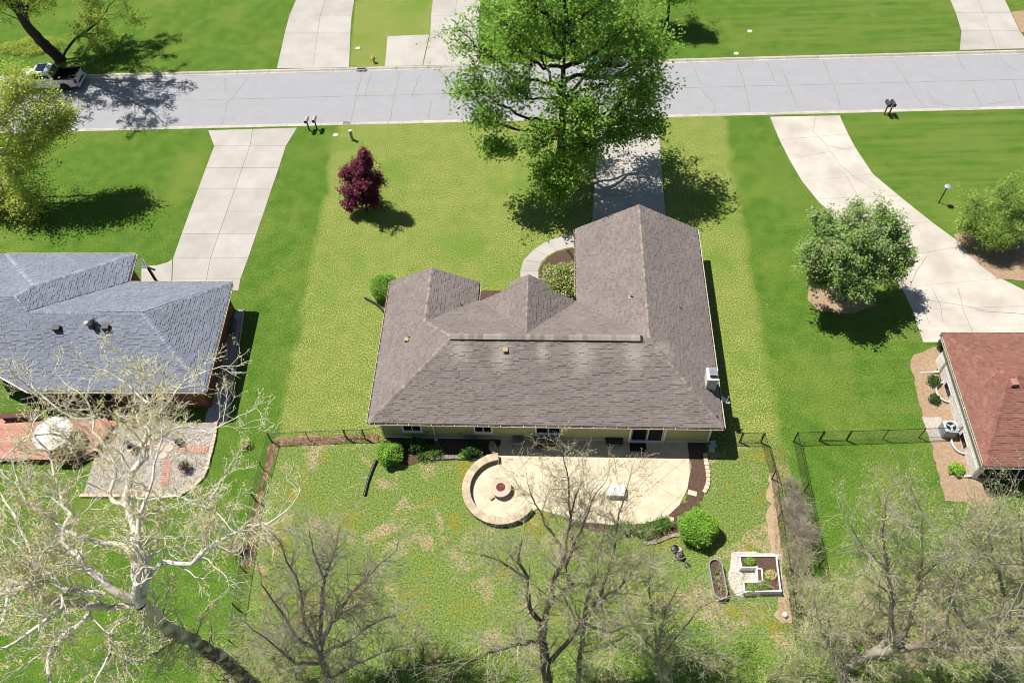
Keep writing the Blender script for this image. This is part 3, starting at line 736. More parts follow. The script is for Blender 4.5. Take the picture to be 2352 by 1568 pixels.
for a, b, f1, f2 in ((lRR, lgR, fA, fC), (lFR, lgR, fC, fD), (lgR, lgL, fA, fD), (lgL, lK1, fA, fE2), (lK2, lK1, fE2, fH), (lWR, lK2, fE1, fF), (lWL, lK2, fF, [lWL, lWW, lL1])): capline(lroof, a, b, f1, f2, m_gcap, step=.22)
MB().tube([lFI+np.array([0, 0, .03]), lgL+np.array([0, 0, .03])], .035, 4).obj('valley_flashing', m_black, lroof)
MB().add([lL1+np.array([0, 0, -.02]), lK1+np.array([0, 0, -.02]), lWW, lL2], [(0, 1, 2)]).obj('hidden_slope', m_gcap, lroof)
ins = lambda p, c, d=.5: p[:2]+(c-p[:2])/np.linalg.norm(c-p[:2])*d*1.35
lc = np.array([-28., 34.])
lwall = [ins(p, lc) for p in (lRR, lFR)]+[lFI[:2]+np.array([-.4, -.6]), lWR[:2]+np.array([-.5, -.5]), lWL[:2]+np.array([.3, -.5]), lWW[:2], lL2[:2]+np.array([0, .6]), lRL[:2]+np.array([-.1, .5])]
NOGRASS.append([tuple(p) for p in lwall])
lw = MB().prism([tuple(p) for p in lwall], -.1, 2.62).obj('wall', m_brick, lh)
# brick courses on the side that shows
m_b1 = M('red_brick', (0.27, 0.10, 0.062), (0.19, 0.07, 0.045), 5, 0.9, fine=0.2, fscale=20, obrand=0.25)
a, b = np.array([*lwall[0], 0]), np.array([*lwall[1], 0]); t = (b-a)/np.linalg.norm(b-a); o_ = np.array([t[1], -t[0], 0]); Rb = np.stack([t, -o_, (0, 0, 1.)], 1)
bme = _mesh('brick', *(lambda q: (q.V, q.F))(MB().box((0, 0, 0), (.29, .03, .088)))); bme.materials.append(m_b1)
for i in range(10):
    for j in range(28):
        s = j*.305+(.15 if i % 2 else 0)+.3
        if s > np.linalg.norm(b-a)-.2: continue
        p = a+t*s+o_*.008+np.array([0, 0, 2.5-i*.1]); m = Matrix(((t[0], -o_[0], 0, p[0]), (t[1], -o_[1], 0, p[1]), (0, 0, 1, p[2]), (0, 0, 0, 1))); place('brick', bme, m, lw)
for A_, B_ in ((lRL, lRR), (lRR, lFR), (lFR, lFI), (lFI, lWR), (lWR, lWL), (lL2, lRL)):
    d = (B_-A_)/np.linalg.norm(B_-A_); gutter(lh, A_-np.array([0, 0, .03]), B_-np.array([0, 0, .03]), np.array([d[1], -d[0], 0]), litter=False)
for px, py, h in ((133, 757, .3), (245, 755, .3)):
    p = on_roof(px, py, fA); MB().box(p+np.array([0, 0, .12]), (.42, .36, .28)).box(p+np.array([0, 0, .28]), (.48, .42, .05)).obj('box_vent', m_black, lh)
for px, py, r_, h, m_ in ((203, 748, .09, .25, m_pvc), (216, 754, .12, .45, m_black), (222, 744, .07, .5, m_grey), (217, 742, .1, .2, m_black)):
    p = on_roof(px, py, fA); MB().lathe(p, [(r_, -.2), (r_, h), (r_*1.6, h+.02), (r_*1.6, h+.12), (.02, h+.2)], 10).obj('vent_pipe', m_, lh)
for k in range(4):
    p = a+t*(1.5+k*2.0)+o_*.03+np.array([0, 0, .2])
for px0, px1 in ((200, 270), (330, 400)):
    pA, pB = G(px0, 905, 1.5), G(px1, 905, 1.5)
    c_ = (pA+pB)/2; wl = lwall[0]+(lwall[-1]-lwall[0])*((c_[0]-lwall[0][0])/(lwall[-1][0]-lwall[0][0]))
    wn = MB().box((c_[0], wl[1]-.02, 1.4), (1.7, .06, 1.3)).obj('window', m_white, lh)
    for s in (-1, 1): MB().box((c_[0]+s*.4, wl[1]-.06, 1.4), (.72, .02, 1.1)).obj('pane', m_glass, wn)
# dark frame at the front entry
pg = thing('entry_pergola', 'dark timber entry frame beside the blue-grey roof and driveway', 'pergola', G(338, 640))
zt_ = 2.55
p0, p1, p2, p3 = G(310, 597, zt_), G(328, 597, zt_), G(311, 606, zt_), G(332, 607, zt_); pt, pm, pe = G(327, 594, zt_), G(340, 614, zt_), G(356, 620, zt_)
for q in ((p0, p1), (p2, p3), (G(308, 615, zt_), pm), (pt, pm), (pm, pe)): MB().tube([q[0], q[1]], .08, 4).obj('beam', m_grey if q[1] is not pe else m_black, pg)
g_ = G(330, 655); MB().box((pm[0], pm[1], zt_/2), (.14, .14, zt_)).obj('post', m_black, pg)
MB().box((pt[0], pt[1], zt_/2), (.14, .14, zt_)).obj('post', m_black, pg)
bed('side_gravel_bed', [(540, 712), (558, 712), (540, 850), (516, 972), (470, 972), (505, 850)], m_gravel, .03)
gse = thing('edging_board', 'grey edging board along the gravel strip beside the brick house', 'edging', G(540, 840))
MB().tube([G(560, 710, .06), G(541, 850, .06), G(517, 972, .06)], .06, 4).obj('board', m_kerb, gse)
MB().box(G(538, 748, .25)+np.array([-.2, 0, 0]), (.55, 1.0, .5)).obj('utility_cabinet', M('cabinet_grey', (.12, .13, .13)), None)
tag(bpy.data.objects['utility_cabinet'], 'dark cabinet against the brick side wall of the left house', 'cabinet')

# deck
dk = thing('timber_deck', 'red-brown timber deck behind the brick house', 'deck', G(100, 1005))
m_dk = M('deck_board', (0.46, 0.235, 0.175), (0.38, 0.19, 0.14), 1.5, 0.8, fine=0.2, fscale=25, obrand=0.14)
m_dkd = M('deck_frame', (0.12, 0.055, 0.04))
DZ = .55
dpoly = [tuple(G(x, y, DZ)[:2]) for x, y in ((-120, 955), (232, 961), (252, 990), (215, 1036), (168, 1056), (-120, 1050))]
NOGRASS.append(dpoly)
MB().prism(dpoly, 0.1, DZ-.035).obj('frame', m_dkd, dk)
ys = [p[1] for p in dpoly]; y = min(ys); dd = np.array([1, -.075]); dd /= np.linalg.norm(dd)
yy = min(p[1]+p[0]*.075 for p in dpoly); ye = max(p[1]+p[0]*.075 for p in dpoly)
def ccw(p):
    a = sum(p[i][0]*p[(i+1) % len(p)][1]-p[(i+1) % len(p)][0]*p[i][1] for i in range(len(p))); return p if a > 0 else p[::-1]
dpc = ccw(dpoly)
while yy < ye:
    q = [(-60, yy+60*.075), (0, yy), (0, yy+.132), (-60, yy+.132+60*.075)]
    r_ = clip(q, dpc)
    if len(r_) > 2: MB().prism(r_, DZ-.03, DZ+rng.uniform(-.003, .003)).obj('board', m_dk, dk)
    yy += .14
for k, (off, z) in enumerate(((.32, .37), (.64, .19))):
    for a_, b_ in (((232, 961), (252, 990)), ((252, 990), (215, 1036)), ((215, 1036), (168, 1056))):
        A_, B_ = G(*a_, 0)[:2], G(*b_, 0)[:2]; d = (B_-A_)/np.linalg.norm(B_-A_); o2 = np.array([-d[1], d[0]])
        if o2@(A_-np.array(dpoly[5])) < 0: o2 = -o2
        for s in (0, 1):
            P = [A_+o2*(off-.32+s*.16+.01), B_+o2*(off-.32+s*.16+.01), B_+o2*(off-.16+s*.16-.01), A_+o2*(off-.16+s*.16-.01)]
            MB().prism([tuple(p) for p in P], z-.04, z).obj('step', m_dk, dk)
ps = thing('parasol', 'white patio parasol standing open on the red-brown deck', 'parasol', G(108, 1022, DZ))
pc_ = G(118, 992, DZ+1.45); b0 = np.array([*pc_[:2], DZ])
cn = MB(); n8 = 8
V = [pc_+np.array([0, 0, .42])]+[pc_+np.array([1.3*math.cos(a), 1.3*math.sin(a), -.12]) for a in np.arange(8)*math.pi/4+.3]
V += [v-np.array([0, 0, .02]) for v in V]
cn.add(V, [(0, 1+i, 1+(i+1) % 8) for i in range(8)]+[(9, 10+(i+1) % 8, 10+i) for i in range(8)]+[(1+i, 10+i, 10+(i+1) % 8, 1+(i+1) % 8) for i in range(8)])
cn.obj('canopy', M('parasol_cloth', (0.78, 0.77, 0.74), rough=.8), ps)
MB().tube([b0, pc_+np.array([0, 0, .5])], .03, 8).lathe(b0, [(.3, 0), (.3, .06), (.05, .12)], 14).obj('pole', m_white, ps)
for i in range(8): MB().tube([V[0]-np.array([0, 0, .06]), V[1+i]-np.array([0, 0, .03])], .012, 4).obj('rib', m_white, ps)
bn = thing('deck_bench', 'low dark bench at the house end of the red-brown deck', 'bench', G(60, 955, DZ))
MB().box(G(45, 952, DZ+.42), (2.6, .45, .06)).obj('seat', m_dkd, bn)
for s in (-1.1, 1.1): MB().box(G(45, 952, DZ+.2)+np.array([s, 0, 0]), (.08, .4, .4)).obj('leg', m_dkd, bn)

# gravel patio with edge stones, stepping stones, brick paths
gpix = [(252, 975), (497, 971), (492, 1010), (481, 1050), (470, 1085), (448, 1112), (420, 1130), (392, 1137), (192, 1136), (200, 1110), (215, 1060)]
gp = bed('gravel_patio', gpix, m_gravel, .04)
gw = g2(*gpix); xs = [p[0] for p in gw]; ys = [p[1] for p in gw]
X = rng.uniform(min(xs), max(xs), 26000); Y = rng.uniform(min(ys), max(ys), 26000); k_ = inpoly(X, Y, gw); X, Y = X[k_][:7000], Y[k_][:7000]
def stones(X, Y, z, smin, smax, name, mat, parent):
    n = len(X); s = rng.uniform(smin, smax, n); base = np.array([(1, 0, 0), (-1, 0, 0), (0, 1, 0), (0, -1, 0), (0, 0, .7), (0, 0, -.7)])
    an = rng.uniform(0, 6.28, n); c, q = np.cos(an), np.sin(an)
    B = base[None]*rng.uniform(.6, 1.2, (n, 6, 1))
    Vx = B[..., 0]*c[:, None]-B[..., 1]*q[:, None]; Vy = B[..., 0]*q[:, None]+B[..., 1]*c[:, None]
    V = np.stack([Vx, Vy, B[..., 2]], -1)*s[:, None, None]+np.stack([X, Y, np.full(n, z)+s*.3], -1)[:, None]
    T = np.array([(0, 2, 4), (2, 1, 4), (1, 3, 4), (3, 0, 4), (2, 0, 5), (1, 2, 5), (3, 1, 5), (0, 3, 5)])
    F = (T[None]+np.arange(n)[:, None, None]*6).reshape(-1, 3)
    return obj(name, V.reshape(-1, 3), F, mat, parent, kind='stuff')
m_peb = M('pebble', (0.52, 0.47, 0.41), (0.42, 0.37, 0.32), 3, 0.9, island=0.4)
stones(X, Y, .04, .025, .055, 'gravel', m_peb, gp)
m_blk = M('edge_stone', (0.56, 0.46, 0.34), (0.47, 0.38, 0.28), 4, .9, fine=.2, fscale=20, bump=.3, obrand=.15)
def edge_row(parent, pix, ln=.3, wd=.2, h=.16, mat=None, name='edge_stone', world=None):
    L_ = smoothline([p[:2] for p in (world or g2(*pix))], .05); d = np.r_[0, np.cumsum(np.linalg.norm(np.diff(L_, axis=0), axis=1))]
    for s in np.arange(ln/2, d[-1], ln):
        p = np.array([np.interp(s, d, L_[:, i]) for i in (0, 1)]); q = np.array([np.interp(s+.05, d, L_[:, i]) for i in (0, 1)]); a = math.atan2(*(q-p)[::-1])+rng.normal(0, .04)
        hx, hy = (ln-.02)/2, wd/2*rng.uniform(.9, 1.1); R = rotz(a)
        poly = [tuple((R@np.array(v+(0,)))[:2]+p) for v in ((-hx, -hy*.8), (-hx*.8, -hy), (hx*.8, -hy), (hx, -hy*.8), (hx, hy*.8), (hx*.8, hy), (-hx*.8, hy), (-hx, hy*.8))]
        MB().prism(poly, -.02, h*rng.uniform(.9, 1.05), False).obj(name, mat or m_blk, parent)
edge_row(gp, [(498, 970), (493, 1010), (483, 1050), (472, 1087), (449, 1115), (420, 1133), (392, 1139), (190, 1139)])
m_flag = M('flagstone', (0.50, 0.40, 0.31), (0.42, 0.33, 0.26), 3, .9, fine=.2, fscale=20, obrand=.1)
for x, y in ((367, 1029), (389, 1030), (375, 1046)): MB().lathe(G(x, y, .03), [(.27, 0), (.27, .05), (.25, .06)], 14).obj('stepping_stone', m_flag, gp)
m_pav = M('path_brick', (0.42, 0.25, 0.185), (0.36, 0.2, 0.15), 3, .9, obrand=.2)
for (A_, B_, nn) in ((G(408, 1030), G(478, 1034), 11), (G(386, 1056), G(378, 1118), 12), (G(300, 1040), G(352, 1022), 8)):
    d = (B_-A_)/np.linalg.norm(B_-A_)
    for i in range(nn):
        p = A_+(B_-A_)*(i+.5)/nn; R = rotz(math.atan2(d[1], d[0])+rng.normal(0, .03)); MB().box(p+np.array([0, 0, .055]), (np.linalg.norm(B_-A_)/nn-.02, .5, .05), R).obj('path_brick', m_pav, gp)
fb = thing('planter_bowl', 'round dark metal bowl on the gravel near the deck steps', 'bowl', G(300, 1025))
MB().lathe(G(300, 1025, .05), [(.12, 0), (.14, .25), (.28, .42), (.30, .5), (.26, .5), (.2, .36), (.02, .33)], 14).obj('bowl', m_black, fb, True)
MB().lathe(G(300, 1025, .52), [(.31, 0), (.31, .03), (.27, .03), (.27, 0)], 14).obj('rim', m_grey, fb)
tag(MB().lathe(G(414, 1018, .04), [(.2, 0), (.26, .3), (.24, .3), (.18, .06)], 12).obj('flower_pot', M('pot', (.05, .045, .04)), None), 'small dark flower pot on the gravel near the brick house', 'pot')

# ================================================================== right neighbour: red-brown roof, white walls
rE = 2.6; rFL, rRL = G(2163, 765, rE), G(2262, 1070, rE); e2 = np.array([math.cos(-.077), math.sin(-.077), 0]); rap = G(2318, 863, 4.6)
rFR, rRR, rrg = rFL+e2*15, rRL+e2*15, rap+e2*9
rh = thing('white_house', 'white walled house with red-brown shingle roof on the right edge', 'house', (rFL+rRL)/2+e2*7-np.array([0, 0, rE]))
rc = [(0.165, 0.075, 0.06), (0.225, 0.10, 0.075), (0.205, 0.094, 0.074), (0.25, 0.118, 0.085), (0.215, 0.102, 0.08), (0.185, 0.088, 0.073)]
mr_ = (shingle_mat('red_brown_shingles', rc, False), shingle_mat('red_brown_shingle', rc, True))
m_rcap = M('red_cap_shingle', (0.24, 0.115, 0.085), (0.2, 0.09, 0.07), 2, .92, obrand=.25)
rf1, rf2, rf3 = [rRL, rFL, rap], [rFL, rFR, rrg, rap], [rRL, rap, rrg, rRR]
rroof = make_roof(rh, [rf3, rf1, rf2], mr_, 300, M('red_deck', (.1, .05, .04)))
for a_, b_, f1, f2 in ((rFL, rap, rf1, rf2), (rRL, rap, rf1, rf3), (rap, rrg, rf2, rf3)): capline(rroof, a_, b_, f1, f2, m_rcap)
n2 = np.array([-e2[1], e2[0], 0]); sdv = (rFL-rRL)/np.linalg.norm(rFL-rRL); so2 = np.array([-sdv[1], sdv[0], 0])
wA, wB = rRL-so2*.5+n2*.45, rFL-so2*.5-n2*.45
rwp = [wA[:2], wB[:2], (wB+e2*14)[:2], (wA+e2*14)[:2]]; NOGRASS.append([tuple(p) for p in rwp])
m_ww = M('white_siding', (0.70, 0.685, 0.645), (0.63, 0.615, 0.58), 1.5, .7, fine=.06, fscale=30, obrand=.04)
rwl = MB().prism([tuple(p) for p in rwp], -.1, 2.5).obj('wall', m_ww, rh)
Lw = np.linalg.norm(wB-wA); tw = (wB-wA)/Lw; ow = np.array([-tw[1], tw[0], 0]); Rw = np.stack([tw, -ow, (0, 0, 1.)], 1)
def RWp(s, o, z): q = wA+tw*s+ow*o; return np.array([q[0], q[1], z])
i = 0; s = .05
while s < Lw-.1:
    ln = min(.8, Lw-s); MB().box(RWp(s+ln/2, .012, 1.72), (ln-.012, .03, 1.5), Rw).obj('panel', m_ww, rwl); s += .8
for k in range(9):
    s = .05+(.2 if k % 2 else 0)
    while s < Lw-.3: MB().box(RWp(s+.2, .014, .08+k*.1), (.39, .035, .09), Rw).obj('brick', m_wb, rwl); s += .4
for s, ln in ((2.4, 1.1), (6.2, 1.1)):
    wn = MB().box(RWp(s, .03, .45), (ln, .06, .55), Rw).obj('window', m_white, rh); MB().box(RWp(s, .065, .45), (ln-.14, .02, .42), Rw).obj('pane', m_glass, wn)
    ar = [RWp(s+.75*math.cos(t), .03+.62*math.sin(t), .18) for t in np.linspace(0, math.pi, 13)]
    MB().tube(ar, .05, 6).obj('window_well', m_white, rh); MB().tube([q-np.array([0, 0, .1]) for q in ar], .045, 6).obj('window_well_wall', m_grey, rh)
cdr = RWp(7.2, .03, 1.9)
for s0, s1 in ((4.9, 7.6),):
    ar = [RWp(s0+(s1-s0)*q, .35+.35*math.sin(q*math.pi), 2.0+.25*math.sin(q*math.pi)) for q in np.linspace(0, 1, 9)]
for A_, B_, out in ((rRL, rFL, so2), (rRR, rRL, -n2), (rFL, rFR, n2)): gutter(rh, A_-np.array([0, 0, .03]), B_-np.array([0, 0, .03]), out)
for s in (.1, Lw-1.0):
    MB().tube([RWp(s, .5, 2.45), RWp(s, .12, 2.2), RWp(s, .1, .25), RWp(s, .5, .12), RWp(s, 1.3, .06)], .06, 4).obj('downspout', m_white, rh)
p = on_roof(2327, 880, rf3); MB().box(p+np.array([0, 0, .1]), (.4, .45, .22)).obj('box_vent', M('red_vent', (.42, .2, .16)), rh)
# screened back wall; its shade is put into the near-black panel colour
for k in range(6): MB().box(wA+e2*(1.0+k*1.6)-n2*.02+np.array([0, 0, -wA[2]+1.2]), (1.5, .05, 2.0), np.stack([e2, n2, (0, 0, 1.)], 1)).obj('screen', M('porch_screen', (.02, .02, .022)) if k == 0 else MATS['porch_screen'], rh)
ac = thing('air_conditioner', 'grey air conditioning unit with round fan grille beside the white wall', 'air conditioner', G(2165, 990))
aR = Rw; a0 = G(2172, 994); 
m_ac = M('ac_grey', (.50, .52, .53), (.44, .46, .47), 3, .5)
ab = MB().box(a0+np.array([0, 0, .42]), (.8, .8, .8), aR); ab.obj('body', M('ac_body', (.30, .32, .33)), ac)
for sd in range(4):
    for q in np.linspace(-.36, .36, 13):
        v = np.array([q, -.41, 0]) if sd == 0 else np.array([.41, q, 0]) if sd == 1 else np.array([q, .41, 0]) if sd == 2 else np.array([-.41, q, 0])
        MB().box(a0+aR@v+np.array([0, 0, .42]), (.02, .02, .76), aR).obj('fin', m_ac, ac)
top = [(r_, z) for r_, z in ((.31, .86), (.34, .86), (.34, .9), (.31, .9))]
V = []; F = []
for j in range(24):
    an = 2*math.pi*j/24; sq = min(.43/max(abs(math.cos(an)), 1e-6), .43/max(abs(math.sin(an)), 1e-6)); sq = min(sq, .54)
    V += [a0+aR@np.array([.32*math.cos(an), .32*math.sin(an), 0])+np.array([0, 0, .88]), a0+aR@np.array([sq*math.cos(an), sq*math.sin(an), 0])+np.array([0, 0, .86]), a0+aR@np.array([.32*math.cos(an), .32*math.sin(an), 0])+np.array([0, 0, .6])]
for j in range(24): k = (j+1) % 24; F += [(3*j, 3*j+1, 3*k+1, 3*k), (3*j+2, 3*j, 3*k, 3*k+2)]
obj('top', V, F, m_ac, ac); MB().lathe(a0+np.array([0, 0, .83]), [(.31, 0), (.31, .005)], 20).obj('well', m_black, ac)
for k in range(3):
    an = k*2.094+.4; MB().box(a0+np.array([.15*math.cos(an), .15*math.sin(an), .86]), (.26, .13, .01), rotz(an)@rotx(.4)).obj('fan_blade', m_ac, ac)
MB().lathe(a0+np.array([0, 0, .84]), [(.06, 0), (.06, .05)], 10).obj('hub', m_ac, ac)
bed('house_side_bed', [(2120, 786), (2172, 786), (2120, 800), (2098, 815), (2091, 835), (2100, 880), (2112, 930), (2130, 985), (2142, 1040), (2157, 1090), (2170, 1150), (2290, 1160), (2255, 1110), (2150, 850)][3:]+[(2165, 790)], m_lmulch, rough=.05)
bed('ac_gravel', [(2117, 957), (2160, 958), (2185, 1010), (2135, 1012)], m_gravel, .045)
bed('tree_ring_bed', [(1858, 655), (1890, 650), (1990, 660), (2010, 700), (1960, 720), (1880, 715), (1855, 690)], m_lmulch)
bed('willow_bed', [(2190, 540), (2230, 528), (2400, 560), (2400, 650), (2290, 640), (2230, 590)], m_lmulch)
m_brl = M('brown_leaf', (.30, .17, .10), (.2, .11, .06), 4, .9, island=.4)
fb_ = bed('fence_soil_strip', [(1768, 1085), (1782, 1085), (1790, 1180), (1800, 1280), (1820, 1430), (1795, 1430), (1775, 1280), (1760, 1180)], m_soil, .012, rough=.13)
bed('left_fence_soil', [(622, 1020), (640, 1015), (605, 1110), (590, 1210), (575, 1300), (560, 1300), (580, 1200), (602, 1100)], m_lmulch, .012, rough=.12)
bed('gate_soil', [(625, 1010), (700, 1002), (780, 1000), (860, 998), (870, 1010), (780, 1018), (700, 1020), (640, 1022)], m_lmulch, .012, rough=.12)

# ================================================================== back patio
m_pat = M('stamped_concrete', (0.60, 0.52, 0.395), (0.49, 0.405, 0.285), 1.6, .85, fine=.14, fscale=14, bump=.2, bscale=12)
ppx = [(1152, 1004), (1150, 1020), (1140, 1035), (1122, 1047), (1098, 1062), (1078, 1090), (1070, 1125), (1078, 1160), (1105, 1190), (1150, 1203), (1195, 1195), (1232, 1168), (1290, 1185), (1350, 1200), (1420, 1206), (1480, 1202), (1530, 1188), (1560, 1160), (1578, 1125), (1584, 1090), (1583, 1055), (1578, 1012)]
PW = [p[:2] for p in g2(*ppx)]; NOGRASS.append(PW)
patio = MB().prism([tuple(p) for p in PW], -.05, .05).obj('patio', m_pat, None, kind='structure')
m_groove = M('groove', (.30, .24, .165))
for a_, b_ in (((1140, 1150), (1240, 1020)), ((1178, 1085), (1300, 1180)), ((1113, 1145), (1262, 1015)), ((1215, 1010), (1400, 1190)), ((1330, 1015), (1570, 1150)), ((1280, 1160), (1480, 1015)), ((1400, 1195), (1575, 1055)), ((1165, 1040), (1185, 1020)), ((1450, 1015), (1580, 1090)), ((1500, 1195), (1578, 1125)), ((1165, 1015), (1215, 1055))):
    A_, B_ = G(*a_, .055), G(*b_, .055); ribbon('groove', [A_+(B_-A_)*t for t in np.linspace(0, 1, 6)], .022, m_groove, patio, .054)
# curved seat wall of stone with cap pieces
FC = G(1151, 1126); m_stone = M('wall_stone', (.36, .28, .18), (.24, .185, .125), 4, .9, fine=.25, fscale=14, bump=.5, obrand=.25)
m_capst = M('cap_stone', (.50, .42, .295), (.38, .31, .21), 2.5, .88, fine=.2, fscale=16, bump=.3, obrand=.13)
sw = thing('seat_wall', 'curved stone seat wall around the round fire pit', 'wall', FC+np.array([-2, 0, 0]))
r1, r0_ = 2.42, 1.92; A0, A1 = math.radians(92), math.radians(322)
arc = lambda r, a, z: np.array([FC[0]+r*math.cos(a), FC[1]+r*math.sin(a), z])
def arcblock(ra, rb, a0, a1, z0, z1, n=3):
    V = []; F = []
    for i in range(n+1):
        a = a0+(a1-a0)*i/n; V += [arc(ra, a, z0), arc(rb, a, z0), arc(rb, a, z1), arc(ra, a, z1)]
    for i in range(n):
        for j in range(4): F.append((4*i+j, 4*i+(j+1) % 4, 4*i+4+(j+1) % 4, 4*i+4+j))
    F += [(3, 2, 1, 0), (4*n, 4*n+1, 4*n+2, 4*n+3)]
    return V, [f[::-1] for f in F]
V, F = arcblock(r0_+.07, r1-.07, A0, A1, -.02, .40, 30); obj('core', V, F, M('mortar', (.10, .085, .065)), sw)
na = 22
for i in range(na):
    a = A0+(A1-A0)*i/na; b = A0+(A1-A0)*(i+1)/na; g_ = .002
    V, F = arcblock(r0_, r1, a+g_, b-g_, .40, .46+rng.uniform(-.004, .006)); obj('cap_stone', V, F, m_capst, sw)
for course_, (z0, z1) in enumerate(((.0, .13), (.135, .26), (.265, .395))):
    for inner in (0, 1):
        a = A0+rng.uniform(0, .05)
        while a < A1-.03:
            b = min(a+rng.uniform(.10, .22), A1); rr = (r0_+.02, r0_+.07+rng.uniform(0, .02)) if inner else (r1-.08, r1-.03+rng.uniform(-.01, .03))
            V, F = arcblock(rr[0], rr[1], a+.006, b-.006, z0+.004, z1-.004, 2); obj('stone', V, F, m_stone, sw); a = b
fp = thing('fire_pit', 'round concrete fire pit bowl with red lava rock on the patio', 'fire pit', FC)
m_fp = M('pit_concrete', (.56, .41, .32), (.5, .36, .28), 3, .85, fine=.1, fscale=20)
MB().lathe(FC+np.array([0, 0, .05]), [(.50, 0), (.56, .12), (.62, .36), (.65, .38), (.65, .45), (.29, .45), (.28, .36), (.02, .36)], 32).obj('bowl', m_fp, fp, False)
an = rng.uniform(0, 6.28, 420); rr = .27*np.sqrt(rng.uniform(0, 1, 420))
stones(FC[0]+rr*np.cos(an), FC[1]+rr*np.sin(an), .45, .02, .04, 'lava_rock', M('lava', (.24, .06, .055), (.16, .05, .05), 12, .9, island=.4), fp)
tag(MB().box(G(1129, 1142, .13), (.3, .22, .16), rotz(.6)).obj('stone_block', m_capst, None), 'small tan stone block at the foot of the fire pit', 'block')
# planting beds along the house and beside the patio
bed('rear_mulch_bed', None, m_mulch, .035, world=[U(.7, .4), U(7.9, .4)]+[G(x, y) for x, y in ((1150, 1012), (1145, 1028), (1128, 1042), (1105, 1050), (1030, 1049), (985, 1052), (940, 1070), (905, 1062), (885, 1040))])
bed('side_mulch_bed', [(1578, 1012), (1622, 1014), (1620, 1048), (1627, 1090), (1620, 1122), (1612, 1150), (1575, 1150), (1582, 1110), (1586, 1085), (1585, 1055)], m_mulch, .035)
bed('lower_mulch_bed', [(1290, 1186), (1350, 1201), (1420, 1207), (1480, 1203), (1530, 1190), (1565, 1155), (1600, 1150), (1640, 1200), (1600, 1235), (1540, 1228), (1490, 1240), (1400, 1226), (1310, 1205)], m_mulch, .03)
eb = thing('edging_row', 'row of scalloped tan edging blocks beside the mulch and patio', 'edging', G(1625, 1090))
edge_row(eb, [(1619, 1042), (1621, 1060), (1626, 1090), (1625, 1112), (1615, 1135)], .28, .26, .12, m_blk, 'edging_block')
eb2 = thing('edging_row', 'row of grey edging stones in the shade of the rear bed', 'edging', G(1060, 1050))
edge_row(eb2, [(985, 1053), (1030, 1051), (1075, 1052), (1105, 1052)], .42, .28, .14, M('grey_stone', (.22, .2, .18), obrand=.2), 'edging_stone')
eb3 = thing('edging_row', 'dry-laid edging stones below the daylilies at the patio foot', 'edging', G(1500, 1235))
edge_row(eb3, [(1478, 1249), (1510, 1243), (1540, 1231), (1570, 1226)], .4, .22, .1, M('weathered_stone', (.32, .27, .2), obrand=.2), 'edging_stone')
for x, y, l_, lab in ((1590, 1132, .55, 'flat tan stepping stone in the mulch bed near the round bush'), (1540, 1192, .4, 'flat tan stone between the daylilies and the round bush')): tag(MB().box(G(x, y, .05), (l_, .32, .06), rotz(-.35)).obj('flat_stone', m_blk, None), lab, 'stone')
def rock(name, c, sx, sy, sz, label, mat, cat='rock', seed=0, rz=0.):
    r2 = np.random.default_rng(seed); V = []; F = []; R = rotz(rz)
    for i in range(9):
        for j in range(14):
            t = math.pi*i/8; a = 2*math.pi*j/14; k = 1+r2.normal(0, .05)
            V.append(R@np.array([sx*math.sin(t)*math.cos(a)*k, sy*math.sin(t)*math.sin(a)*k, sz*math.cos(t)*k])+np.array(c)+np.array([0, 0, sz*.8]))
    for i in range(8):
        for j in range(14): F.append((i*14+j, (i+1)*14+j, (i+1)*14+(j+1) % 14, i*14+(j+1) % 14))
    return tag(obj(name, V, F, mat, None, True), label, cat)
m_rock = M('boulder', (.34, .30, .25), (.25, .22, .18), 3, .9, fine=.2, fscale=12, bump=.4)
rock('boulder', G(1133, 1032), .28, .5, .3, 'upright rounded boulder in the shaded mulch by the house', m_rock, seed=3, rz=.2)
for i, (x, y) in enumerate(((1122, 1049), (1105, 1049), (1078, 1049))): rock('small_rock', G(x, y), .2, .14, .1, ['pale flat rock next to the seat wall end', 'pale flat rock left of the seat wall end', 'small pale rock at the front of the rear bed'][i], m_blk, seed=i+5)
# furniture
m_wood = M('dark_wood', (.22, .12, .055), (.15, .08, .04), 6, .8, fine=.2, fscale=20)
m_tile = M('slate_tile', (.16, .155, .16), (.12, .118, .12), 5, .7, fine=.15, fscale=20)
ct = thing('grill_cart', 'wooden cart with two grey lids under the wide rear window', 'cart', G(1255, 1024))
c0 = G(1255, 1021)
for du in (-.38, .38): MB().box(c0+HR@np.array([du, .1, .88]), (.68, .66, .06), HR).obj('lid', m_tile, ct)
MB().box(c0+HR@np.array([0, .1, .80]), (1.55, .85, .07), HR).obj('top', m_wood, ct)
for du in (-.7, .7):
    for dv in (-.28, .46): MB().box(c0+HR@np.array([du, dv, .4]), (.09, .09, .76), HR).obj('leg', m_wood, ct)
MB().box(c0+HR@np.array([0, .1, .22]), (1.35, .65, .04), HR).obj('shelf', m_wood, ct); MB().box(c0+HR@np.array([0, -.3, .66]), (1.36, .04, .14), HR).obj('rail', m_wood, ct)
MB().box(c0+HR@np.array([.1, .1, .32]), (.8, .45, .16), HR).obj('storage_box', m_tile, ct)
sb = thing('storage_chest', 'small grey storage chest against the siding left of the cart', 'chest', G(1191, 1018)); c0 = G(1191, 1016)
MB().box(c0+np.array([0, 0, .27]), (.62, .56, .44), HR).obj('body', M('chest', (.26, .26, .26)), sb); MB().box(c0+np.array([0, 0, .52]), (.68, .62, .06), HR).obj('lid', m_tile, sb); MB().box(c0+HR@np.array([0, -.3, .06]), (.66, .1, .08), HR).obj('base', M('chest_base', (.42, .42, .4)), sb)
